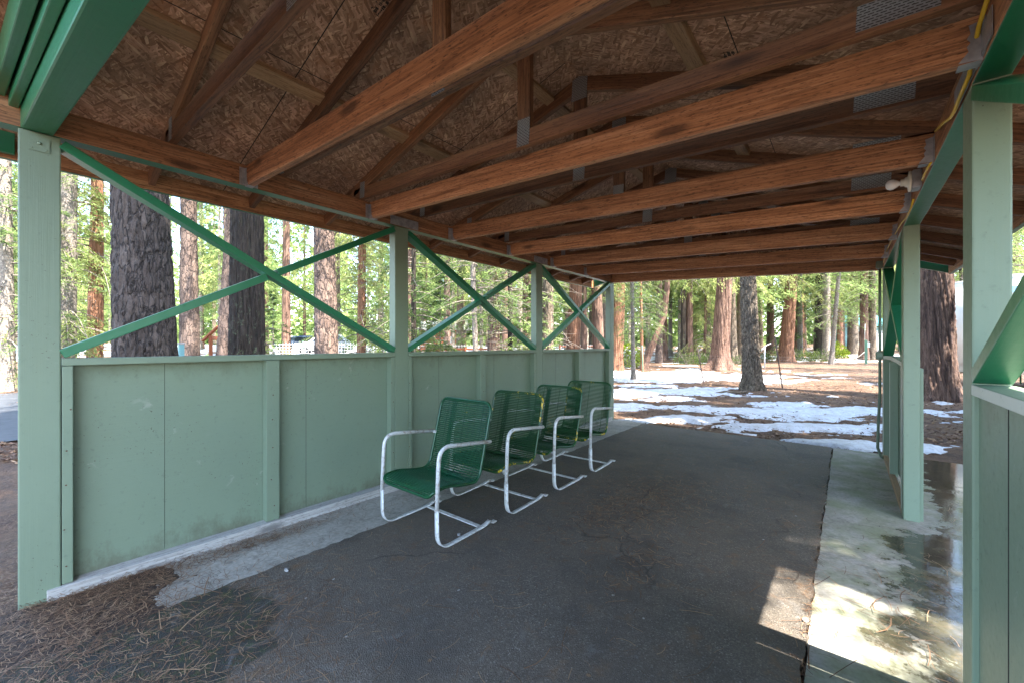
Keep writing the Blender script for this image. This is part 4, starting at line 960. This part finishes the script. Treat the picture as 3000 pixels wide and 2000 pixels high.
tree('fir_tree', 'slim greyish trunk left of the pair of dark trunks', 1991, 30, 10, 'greybark', 'far_fir', kind='soft')
tree('cedar_tree', 'darker left trunk of the close pair behind the leafy bush', 2002, 24, 16, 'pinedark', 'cedar_high', kind='fibre')
tree('cedar_tree', 'browner right trunk of the close pair behind the leafy bush', 2020, 24, 20, 'cedar', 'cedar_high', kind='fibre')
tree('fir_tree', 'slender crooked trunk between the close pair and the flared cedar', 2064, 24, 9, 'cedar', 'cedar_low', kind='soft', cscale=.6, leanpx=3)
tree('cedar_tree', 'big cedar with stringy bark and a wide flared base in the snow', 2106, 19, 48, 'cedar', 'cedar_high', kind='fibre', hi=True, amp=.045, flare=.75, leanpx=12)
tree('cedar_tree', 'furrowed grey brown trunk right behind the flared cedar', 2148, 23, 24, 'furrow', 'cedar_high', flare=.5, leanpx=-3)
tree('pine_tree', 'rough grey pine with spreading roots standing nearest the far opening', 2204, 11.6, 48, 'furrow', 'pine_high', hi=True, amp=.035, flare=.42, leanpx=-12, fscale=1.25)
tree('cedar_tree', 'straight brown trunk between the rough pine and the orange cedar', 2257, 32, 21, 'cedar', 'far_cedar', kind='fibre')
tree('cedar_tree', 'bright orange red cedar leaning slightly right beyond the clearing', 2300, 24, 36, 'cedarred', 'cedar_high', kind='fibre', hi=True, amp=.035, flare=.45, leanpx=12)
tree('cedar_tree', 'dark leaning trunk directly behind the orange red cedar', 2332, 30, 22, 'cedar', 'cedar_high', kind='fibre', leanpx=10)
tree('cedar_tree', 'brown trunk right of the dark leaning one', 2346, 29, 18, 'cedarred', 'far_cedar', kind='fibre')
tree('fir_tree', 'narrow trunk between the brown trunks and the black trunk', 2358, 31, 9, 'cedar', 'far_fir', kind='soft')
tree('pine_tree', 'big blackish trunk behind the curly bare branches', 2406, 27, 34, 'pinedark', 'cedar_high', kind='fibre', twigs='curly', hi=False)
tree('cedar_tree', 'dark trunk hidden behind the right edge of the blackish trunk', 2430, 31, 14, 'pinedark', 'far_fir', kind='fibre')
tree('fir_tree', 'slender pale trunk leaning right beyond the clearing', 2435, 22, 12, 'greybark', 'fir_mid', kind='soft', leanpx=14, cscale=.7, twigs='curly')
tree('cedar_tree', 'reddish trunk behind the slender pale leaning one', 2461, 31, 15, 'cedarred', 'far_cedar', kind='fibre')
tree('cedar_tree', 'left trunk of the dark twin beside the teal cabin', 2494, 33, 13, 'cedar', 'far_fir', kind='fibre')
tree('cedar_tree', 'right trunk of the dark twin beside the teal cabin', 2506, 33, 13, 'pinedark', 'far_fir', kind='fibre')
tree('cedar_tree', 'brown trunk left of the green utility post', 2531, 25, 22, 'cedar', 'fir_mid', kind='fibre')
tree('cedar_tree', 'furrowed trunk right of the green utility post', 2555, 25, 20, 'furrow', 'fir_mid', kind='fibre', flare=.4)
tree('cedar_tree', 'huge ridged cedar with flared roots beyond the middle right post', 2745, 9.85, 84, 'cedar', 'pine_high', hi=True, kind='fibre', amp=.06, flare=.42, leanpx=-8)
tree('fir_tree', 'dark trunk leaning right between huge cedar and near right post', 2808, 19, 12, 'pinedark', 'fir_mid', kind='soft', leanpx=6)
tree('fir_tree', 'dark trunk in the gap at the right edge above the white camper', 2950, 15, 16, 'pinedark', 'fir_mid', kind='soft', twigs='bare')
# --- unseen trees added on the sunny side, outside the frame, to dapple and shade
for k, (x, y, c, s) in enumerate(((5.4, 4.2, 'cedar_high', 1.15), (7.6, 3.9, 'fir_mid', 1.1), (5.6, 9.0, 'cedar_high', .95), (9.5, 7.0, 'pine_high', 1.15), (6.0, 12.5, 'cedar_high', 1.0), (9.5, 10.5, 'pine_high', 1.1), (8.4, -2.2, 'fir_mid', 1.0), (6.5, 19, 'cedar_high', 1.1), (3.2, 10.6, 'pine_high', .95), (4.6, 8.4, 'shade_fir', .9), (5.2, 11.9, 'shade_fir', .95), (9.0, 9.6, 'shade_fir', 1.05), (8.0, 6.3, 'shade_fir', .9), (5.9, 4.5, 'shade_fir', .75), (3.2, .3, 'shade_pine', 1.0), (3.6, 3.0, 'shade_pine', 1.0))):
    root = empty('pine_tree', (x, y, float(gz(x, y)))); tag(root, 'unseen tall tree added on the sunny right side to cast shade', 'tree', 'unseen shade trees right of the shelter')
    mesh_obj('trunk', trunk_mesh('trunk', 24 if c == 'shade_pine' else 15, .26, .1, n=16, m=30, amp=.02), M['pine'], root, WM[root.name])
    Mc = WM[root.name] @ Matrix.Rotation(k*1.3, 4, 'Z') @ Matrix.Scale(s, 4); mesh_obj('crown', CR[c][0], [], root, Mc)
# --- the wood behind: individuals sharing a few meshes
rg = np.random.default_rng(5); far_trunks = [set_mat(trunk_mesh('trunk', 21, r, .06, n=10, m=16, amp=.03, kind='soft', flare=.2, seed=3), M[b]) for r, b in ((.24, 'cedar'), (.2, 'pinered'), (.27, 'furrow'), (.17, 'greybark'))]
LAB = {'far_fir': 'tall dark green fir standing in the wood behind the nearer trunks', 'far_cedar': 'yellow green cedar standing in the wood behind the nearer trunks', 'far_fir_b': 'bushy green fir with boughs to the ground in the wood behind'}
placed = []
k = 0
while k < 165:
    px = rg.uniform(-120, 3120); d = rg.uniform(24, 70)**1.0
    if px > 2600: d = rg.uniform(20, 60)
    x, y = at(px, d)
    if x > 2.0 and d < 30: continue
    if any((x-a)**2+(y-b)**2 < 4.5 for a, b in placed): continue
    if 860 < px < 960 and d < 33: continue
    placed.append((x, y)); c = ['far_fir', 'far_cedar', 'far_fir_b'][int(rg.integers(0, 3))]
    root = empty('forest_tree', (x, y, float(gz(x, y)))); tag(root, LAB[c], 'tree', 'trees of the wood behind')
    s = rg.uniform(.8, 1.25); Mc = WM[root.name] @ Matrix.Rotation(rg.uniform(0, 6.28), 4, 'Z') @ Matrix.Diagonal((s, s, s*rg.uniform(.95, 1.2), 1))
    mesh_obj('trunk', far_trunks[int(rg.integers(0, 4))], [], root, Mc); mesh_obj('crown', CR[c][0], [], root, Mc)
    k += 1
# the forest edge far behind reads as one mass
V, Fc = [], []; pts = []
for k in range(230):
    px = rg.uniform(-600, 3600); d = rg.uniform(66, 100); x, y = at(px, d); pts.append((x, y, rg.uniform(18, 30)))
cC, cD, cN, cL, cW = [], [], [], [], []
for (x, y, h) in pts:
    n = 520; u = rg.random(n)**2.1; a = rg.uniform(0, 6.28, n); r_ = 5.0*(1-u)**.8*rg.uniform(.3, 1, n)
    cC.append(np.stack([x+np.cos(a)*r_, y+np.sin(a)*r_, float(gz(x, y))+u*h], -1)); cD.append(np.stack([np.cos(a), np.sin(a), -.5+rg.normal(size=n)*.3], -1)); cN.append(np.array([0, 0, 1.])+rg.normal(size=(n, 3))*.6)
    cL.append(rg.uniform(.8, 1.7, n)); cW.append(rg.uniform(.4, .8, n))
o = mesh_obj('forest', me_from('forest', *sprays(np.vstack(cC), np.vstack(cD), np.vstack(cN), np.hstack(cL), np.hstack(cW))), M['fir']); tag(o, 'far green mass of conifers closing the view', 'forest', kind='stuff')
# saplings and bushes
for px, d, s, lab in ((800, 10.5, .75, 'feathery young fir at the foot of the dark mossy trunk'), (1290, 13, 1.0, 'young fir behind the left half of the second braces'), (1230, 15.5, 1.1, 'young fir farther back near the second post'), (1560, 10.5, .8, 'young fir low beside the third post'), (1120, 18, 1.2, 'dark young fir seen left of the second post by the fence')):
    x, y = at(px, d); root = empty('young_fir', (x, y, float(gz(x, y)))); tag(root, lab, 'tree')
    Mc = WM[root.name] @ Matrix.Rotation(px, 4, 'Z') @ Matrix.Scale(s, 4); mesh_obj('trunk', trunk_mesh('trunk', 3.4, .03, .008, n=8, m=10, amp=0, flare=.1), M['greybark'], root, WM[root.name] @ Matrix.Scale(s, 4)); mesh_obj('crown', CR['small_fir'][0], [], root, Mc)
def bush_mesh(name, w, h, n, ll, lw, seed):
    g_ = np.random.default_rng(seed); a = g_.uniform(0, 6.28, n); r_ = np.sqrt(g_.random(n)); u = g_.random(n)
    cl = fbm(np.stack([np.cos(a)*r_*3, np.sin(a)*r_*3, u*3], -1), seed); keep = cl > .47
    a, r_, u = a[keep], r_[keep], u[keep]; n = len(a)
    Cc = np.stack([np.cos(a)*r_*w, np.sin(a)*r_*w*.8, .05+u*h*(1-.6*r_**2)], -1)
    return me_from(name, *sprays(Cc, np.stack([np.cos(a), np.sin(a), g_.normal(size=n)*.8+.3], -1), g_.normal(size=(n, 3))+[0, 0, 1], ll*g_.uniform(.6, 1.2, n), lw*g_.uniform(.7, 1.3, n)))
BM = set_mat(bush_mesh('bush_leaves', .85, .75, 1300, .10, .038, 3), M['bushleaf']); BL = set_mat(bush_mesh('lime_leaves', .75, .95, 2600, .12, .055, 4), M['limebush'])
BT = set_mat(me_from('bush_stems', *join_np([tube_np([(0, 0, -.05), (math.cos(a)*.2, math.sin(a)*.2, .35), (math.cos(a)*.45, math.sin(a)*.4, .7)], np.array([.012, .008, .004]), 4, False) for a in np.arange(9)*.7])), M['twig'])
for px, d, s, me, lab in ((1843, 20.5, 1.25, BL, 'lime green bush between the last left post and the leaning trunk'), (2012, 22, 1.0, BM, 'leafy dark bush at the foot of the close pair of trunks'), (2050, 23, .9, BM, 'loose green bush left of the flared cedar'), (2084, 21.5, .9, BM, 'green bush touching the left side of the flared cedar'),
                          (2232, 24, .8, BM, 'low green bush between rough pine and orange cedar'), (2262, 25.5, .9, BM, 'green bush on the left side of the orange cedar'), (2345, 24.5, 1.0, BM, 'low dark bush directly right of the orange cedar'), (2372, 24, .85, BM, 'low dark bush below the brown trunks'), (2405, 23.5, 1.0, BM, 'dark bush at the foot of the blackish trunk'), (2165, 22, .7, BM, 'small bright bush peeping out left of the rough pine'),
                          (2452, 27, 1.1, BL, 'yellowish bush behind the slender pale leaning trunk'), (2792, 17, 1.3, BM, 'dense green bush behind the huge ridged cedar'), (2820, 16, 1.2, BM, 'green bush in the gap beside the near right post')):
    x, y = at(px, d); root = empty('bush', (x, y, float(gz(x, y)))); tag(root, lab, 'bush'); Mc = WM[root.name] @ Matrix.Rotation(px, 4, 'Z') @ Matrix.Scale(s, 4)
    mesh_obj('foliage', me, [], root, Mc); mesh_obj('stem', BT, [], root, Mc)

# ------------------------------------------------------------------ things in the clearing and behind
def stake(px0, py0, px1, py1, d, r, mat, label, name='stake'):
    def pt(px, py): x, y = at(px, d); return Vector((x, y, CAMH-(py-Y0)/F*d))
    o = tube(name, [pt(px0, py0)-Vector((0, 0, .15)), pt(px0, py0), pt((px0+px1)/2, (py0+py1)/2), pt(px1, py1)], r, M[mat], None, 6); tag(o, label, 'stake')
stake(2061, 1117, 2043, 1018, 13.6, .018, 'iron', 'rusty leaning stake in the snow left of the flared cedar')
stake(2292, 1134, 2270, 985, 12.0, .018, 'iron', 'tall rusty stake leaning left in front of the orange cedar')
stake(1884, 1098, 1881, 1012, 16, .02, 'greenpost', 'green metal stake in front of the leaning trunk')
def netting(name, x0, d0, x1, d1, h, cell, mat, label, posts=0, wr=.0016, pm='greenpost'):
    ax, ay = at(x0, d0); bx, by = at(x1, d1); L = math.hypot(bx-ax, by-ay); ps = []
    az, bz = float(gz(ax, ay)), float(gz(bx, by)); ux, uy = (bx-ax)/L, (by-ay)/L
    root = empty(name, (ax, ay, az)); tag(root, label, 'fence')
    nx = int(L/cell)
    for k in range(nx+1):
        q = k*cell; x, y = ax+ux*q, ay+uy*q; z = az+(bz-az)*q/L; ps.append(tube_np([(x, y, z), (x, y, z+h/2), (x, y, z+h)], wr, 3, False))
    for k in range(int(h/cell)+1): ps.append(tube_np([(ax, ay, az+k*cell), ((ax+bx)/2, (ay+by)/2, (az+bz)/2+k*cell), (bx, by, bz+k*cell)], wr, 3, False))
    V, Fc = join_np(ps); mesh_obj('wire_mesh', me_from('wire_mesh', V-np.array([ax, ay, az]), Fc), M[mat], root, WM[root.name])
    for k in range(posts):
        q = L*k/max(1, posts-1); x, y = ax+ux*q, ay+uy*q; z = az+(bz-az)*q/L
        tube('fence_post', [(x, y, z-.2), (x, y, z+h*.5), (x, y, z+h*1.08)], .022, M[pm], root, 6)
netting('wire_fence', 1800, 16, 2283, 12.0, .95, .075, 'wire', 'fine wire netting strung between stakes across the snowy clearing', 0)
netting('wire_fence', 2283, 12.0, 2600, 12.5, .95, .075, 'wire', 'fine wire netting crossing the sunny needle litter to the far right post', 0)
netting('wire_fence', 2700, 13.5, 2990, 12.5, 1.0, .12, 'wire', 'wire netting beyond the huge ridged cedar', 3)
netting('wire_fence', 800, 24, 1130, 26, 1.15, .17, 'wirewhite', 'white square mesh fence in front of the parked white car', 5, .010)
netting('wire_fence', 1140, 23, 1740, 25, 1.1, .17, 'wirewhite', 'pale mesh fence seen low through the second and third braces', 8, .006, 'iron')
def rail_fence(px0, d0, px1, d1, n, label):
    ax, ay = at(px0, d0); bx, by = at(px1, d1); az = float(gz(ax, ay)); root = empty('rail_fence', (ax, ay, az)); tag(root, label, 'fence')
    for k in range(n):
        t = k/(n-1); x, y = ax+(bx-ax)*t, ay+(by-ay)*t; z = float(gz(x, y)); beam('fence_post', (x, y, z-.1), (x, y, z+1.05), .1, .1, M['orange'], root, up=(0, 1, 0))
    for h in (.55, .95): beam('rail', (ax, ay, az+h), (bx, by, float(gz(bx, by))+h), .05, .09, M['orange'], root)
rail_fence(1195, 19, 1440, 20.5, 4, 'orange stained rail fence seen low through the second braces')
rail_fence(1640, 26, 1800, 27, 4, 'reddish rail fence seen low through the third braces')
# orange trestle with a small pitched top
x, y = at(617, 15.5); z = float(gz(x, y)); root = empty('trail_sign', (x, y, z)); tag(root, 'reddish wooden sign frame with a small pitched top beside the pale trunk', 'sign frame')
for dx in (0, .62): beam('post', (x+dx*CT, y+dx*ST, z-.1), (x+dx*CT, y+dx*ST, z+1.50), .11, .11, M['orange'], root, up=(0, 1, 0))
cxm = .31
beam('rafter', (x-.30*CT, y-.30*ST, z+1.30), (x+cxm*CT, y+cxm*ST, z+1.86), .14, .06, M['orange'], root); beam('rafter', (x+(cxm+.61)*CT, y+(cxm+.61)*ST, z+1.30), (x+(cxm+.005)*CT, y+(cxm+.005)*ST, z+1.86), .14, .06, M['orange'], root)
beam('crossbeam', (x+.06*CT, y+.06*ST, z+1.40), (x+.56*CT, y+.56*ST, z+1.40), .06, .14, M['orange'], root)
x, y = at(531, 9.5); z = float(gz(x, y)); root = empty('bollard', (x, y, z)); tag(root, 'teal wooden post with a pale cap right of the massive pine', 'post')
beam('shaft', (x, y, z-.1), (x, y, z+1.29), .1, .1, M['teal'], root, up=(0, 1, 0)); beam('cap', (x, y, z+1.291), (x, y, z+1.33), .125, .125, M['grey'], root, up=(0, 1, 0))
x, y = at(2537, 22); z = float(gz(x, y)); root = empty('utility_post', (x, y, z)); tag(root, 'green wooden post with a small white box in the clearing', 'post')
beam('shaft', (x, y, z-.1), (x, y, z+1.25), .12, .12, M['greenpost'], root, up=(0, 1, 0)); beam('meter_box', (x+.11, y+.05, z+.85), (x+.11, y+.05, z+1.12), .1, .1, M['rv'], root, up=(0, 1, 0)); tube('antenna', [(x-.05, y, z+1.2), (x-.05, y, z+1.6), (x-.03, y, z+2.1)], .012, M['wirewhite'], root, 5)
x, y = at(2240, 20); z = float(gz(x, y)); root = empty('water_hydrant', (x, y, z)); tag(root, 'white standpipe with a curved handle between rough pine and orange cedar', 'hydrant')
tube('pipe', [(x, y, z-.1), (x, y, z+.5), (x, y, z+1.0)], .03, M['wirewhite'], root, 8); tube('handle', [(x, y, z+1.0), (x+.12*CT, y+.12*ST, z+1.08), (x+.3*CT, y+.3*ST, z+1.16)], .022, M['wirewhite'], root, 6); tube('spout', [(x, y, z+.9), (x-.1*CT, y-.1*ST, z+.93), (x-.16*CT, y-.16*ST, z+.8)], .022, M['wirewhite'], root, 6)
x0, y0 = at(2090, 10.9); x1, y1 = at(2190, 10.9); z = float(gz(x0, y0))
o = tube('fallen_branch', [(x0, y0, z+.01), (x0*.7+x1*.3, y0*.7+y1*.3+.05, z+.05), (x0*.3+x1*.7, y0*.3+y1*.7, z+.035), (x1, y1, z+.05)], np.array([.02, .035, .04, .05]), M['furrow'], None, 8); tag(o, 'grey fallen branch lying left of the roots of the rough pine', 'branch')
x0, y0 = at(2492, 22.5); x1, y1 = at(2534, 22.5); z = float(gz(x0, y0))
o = tube('fallen_branch', [(x0, y0, z+.02), ((x0+x1)/2, (y0+y1)/2, z+.3), (x1, y1, z+.62)], .022, M['twig'], None, 6); tag(o, 'pale stick propped against the green utility post', 'branch')
# car behind the mesh fence
def car(px, d, rz, mat, label, tall=1.0):
    x, y = at(px, d); z = float(gz(x, y)); root = empty('parked_car', (x, y, z), rz); tag(root, label, 'car'); Mw = WM[root.name]
    side = [(-2.2, .35), (-2.25, .75), (-2.1, .98), (-1.05, 1.06), (-.45, 1.52*tall), (1.25, 1.55*tall), (1.95, 1.08), (2.2, .95), (2.22, .4)]
    bm = bmesh.new(); v0 = [bm.verts.new((a, -.86*(1 if b < 1.1 else .78), b)) for a, b in side]; v1 = [bm.verts.new((a, .86*(1 if b < 1.1 else .78), b)) for a, b in side]
    bm.faces.new(v0); bm.faces.new(v1[::-1])
    for i in range(len(side)): j = (i+1) % len(side); bm.faces.new((v0[i], v1[i], v1[j], v0[j]))
    bmesh.ops.bevel(bm, geom=bm.edges[:], offset=.06, segments=3, affect='EDGES'); mesh_obj('body', me_from_bm('body', bm, True), mat, root, Mw)
    for nm, quad in (('windscreen', ((-1.0, -.62, 1.09), (-1.0, .62, 1.09), (-.52, .58, 1.44*tall), (-.52, -.58, 1.44*tall))), ('rear_window', ((1.85, .6, 1.14), (1.85, -.6, 1.14), (1.36, -.56, 1.45*tall), (1.36, .56, 1.45*tall)))):
        bm = bmesh.new(); bm.faces.new([bm.verts.new((a*1.02, b, c+.02)) for a, b, c in quad]); mesh_obj(nm, me_from_bm(nm, bm), M['glass'], root, Mw)
    for s in (-1, 1):
        bm = bmesh.new(); bm.faces.new([bm.verts.new((a, s*b, c)) for a, b, c in ((-.85, .845, 1.1), (1.6, .845, 1.1), (1.2, .70, 1.44*tall), (-.42, .70, 1.44*tall))]); mesh_obj('side_window', me_from_bm('side_window', bm), M['glass'], root, Mw)
        for wx in (-1.4, 1.35):
            bm = bmesh.new(); bmesh.ops.create_cone(bm, cap_ends=True, segments=20, radius1=.34, radius2=.34, depth=.22, matrix=Matrix.Translation((wx, s*.78, .34)) @ Matrix.Rotation(R(90), 4, 'X')); w = mesh_obj('wheel', me_from_bm('wheel', bm), M['rubber'], root, Mw)
            bm = bmesh.new(); bmesh.ops.create_cone(bm, cap_ends=True, segments=16, radius1=.2, radius2=.18, depth=.03, matrix=Matrix.Translation((wx, s*.9, .34)) @ Matrix.Rotation(R(90), 4, 'X')); mesh_obj('rim', me_from_bm('rim', bm), M['galv'], w, Mw)
        bm = bmesh.new(); bm_box(bm, (-2.2, s*.6, .78), (.08, .3, .14)); mesh_obj('headlight', me_from_bm('headlight', bm), M['bulb'], root, Mw)
car(950, 34, TH+.35, M['carwhite'], 'white parked car behind the mesh fence beside the reddish pine', 1.1)
car(880, 40, TH+.2, M['carblue'], 'dark parked car farther back left of the white car')
# camper at the right edge
bx0, by0 = at(2932, 10.2); zc_ = float(gz(bx0, by0)); root = empty('camper_trailer', (bx0-(1.2*math.cos(R(-60))+3.0*math.sin(R(-60))), by0-(1.2*math.sin(R(-60))-3.0*math.cos(R(-60))), zc_), R(-60)); tag(root, 'white camper trailer with a blue top band beyond the near right post', 'camper'); Mw = WM[root.name]
bm = bmesh.new(); bm_box(bm, (0, 0, 1.75), (2.4, 6.0, 2.55)); bmesh.ops.bevel(bm, geom=bm.edges[:], offset=.25, segments=5, affect='EDGES'); mesh_obj('body', me_from_bm('body', bm, True), M['rv'], root, Mw)
bm = bmesh.new(); bm_box(bm, (0, 0, 2.62), (2.43, 5.7, .16)); mesh_obj('stripe', me_from_bm('stripe', bm), M['rvblue'], root, Mw)
bm = bmesh.new(); bm_box(bm, (-1.19, -.8, 1.9), (.05, .9, .6)); mesh_obj('window', me_from_bm('window', bm), M['glass'], root, Mw)
for s in (-1, 1):
    bm = bmesh.new(); bmesh.ops.create_cone(bm, cap_ends=True, segments=20, radius1=.36, radius2=.36, depth=.22, matrix=Matrix.Translation((s*1.0, .4, .36)) @ Matrix.Rotation(R(90), 4, 'Y')); mesh_obj('wheel', me_from_bm('wheel', bm), M['rubber'], root, Mw)
# teal cabin far behind
x, y = at(2497, 42); z = float(gz(x, y)); root = empty('cabin', (x, y, z), TH); tag(root, 'far cabin with a teal wall band between the trunks', 'cabin'); Mw = WM[root.name]
bm = bmesh.new(); bm_box(bm, (0, 0, 1.2), (4.4, 3.5, 2.4)); w = mesh_obj('wall', me_from_bm('wall', bm), M['teal'], root, Mw)
bm = bmesh.new(); v = [bm.verts.new(p) for p in ((-2.5, -2.1, 2.35), (2.5, -2.1, 2.35), (2.5, 0, 3.5), (-2.5, 0, 3.5), (2.5, 2.1, 2.35), (-2.5, 2.1, 2.35))]
bm.faces.new((v[0], v[1], v[2], v[3])); bm.faces.new((v[3], v[2], v[4], v[5])); bm.faces.new((v[0], v[3], v[5])); bm.faces.new((v[1], v[4], v[2])); mesh_obj('roof', me_from_bm('roof', bm), M['tealroof'], root, Mw)
bm = bmesh.new(); bm_box(bm, (.9, -1.78, .95), (1.1, .08, 1.9)); mesh_obj('door', me_from_bm('door', bm), M['rv'], root, Mw)
bm = bmesh.new(); bm_box(bm, (-1.0, -1.77, 1.4), (.9, .06, .8)); mesh_obj('window', me_from_bm('window', bm), M['glass'], root, Mw)
# orange cabin seen low through the second braces
x, y = at(1302, 40); z = float(gz(x, y)); root = empty('cabin', (x, y, z), TH); tag(root, 'far orange brown cabin behind the rail fence and second braces', 'cabin'); Mw = WM[root.name]
bm = bmesh.new(); bm_box(bm, (0, 0, 1.1), (4, 3, 2.2)); mesh_obj('wall', me_from_bm('wall', bm), M['orange'], root, Mw)
bm = bmesh.new(); v = [bm.verts.new(p) for p in ((-2.3, -1.8, 2.15), (2.3, -1.8, 2.15), (2.3, 0, 3.1), (-2.3, 0, 3.1), (2.3, 1.8, 2.15), (-2.3, 1.8, 2.15))]
bm.faces.new((v[0], v[1], v[2], v[3])); bm.faces.new((v[3], v[2], v[4], v[5])); bm.faces.new((v[0], v[3], v[5])); bm.faces.new((v[1], v[4], v[2])); mesh_obj('roof', me_from_bm('roof', bm), M['cabin'], root, Mw)
bm = bmesh.new(); bm_box(bm, (.6, -1.52, 1.2), (.8, .05, .7)); mesh_obj('window', me_from_bm('window', bm), M['carwhite'], root, Mw)

# ------------------------------------------------------------------ light, sky, camera
EL = R(59)
w = bpy.data.worlds.new('World'); sc.world = w; w.use_nodes = True
nt = w.node_tree; bg = nt.nodes['Background']; sky = nt.nodes.new('ShaderNodeTexSky'); sky.sky_type = 'NISHITA'; sky.sun_disc = False
sky.sun_elevation = EL; sky.sun_rotation = R(90); sky.air_density = 1.0; sky.dust_density = 1.0
nt.links.new(sky.outputs[0], bg.inputs[0]); bg.inputs[1].default_value = .15
sl = bpy.data.lights.new('sun', 'SUN'); sl.energy = 3.2; sl.angle = R(.5); sl.color = (1, .95, .86)
so = bpy.data.objects.new('sun', sl); COL.objects.link(so); so.rotation_euler = (0, R(90)-EL, 0); so.location = (20, 3, 30)
cam = bpy.data.cameras.new('camera'); co = bpy.data.objects.new('camera', cam); COL.objects.link(co)
cam.sensor_width = 36; cam.lens = F/3000*36; cam.shift_y = (Y0-1000)/3000; cam.clip_start = .02; cam.clip_end = 600
co.location = (0, 0, CAMH); co.rotation_euler = (R(90), 0, TH); sc.camera = co
sc.view_settings.view_transform = 'Standard'; sc.view_settings.look = 'None'; sc.view_settings.exposure = 3.35; sc.view_settings.gamma = 1.0
sc.render.engine = 'CYCLES'; sc.cycles.max_bounces = 8; sc.cycles.diffuse_bounces = 5; sc.cycles.use_denoising = True
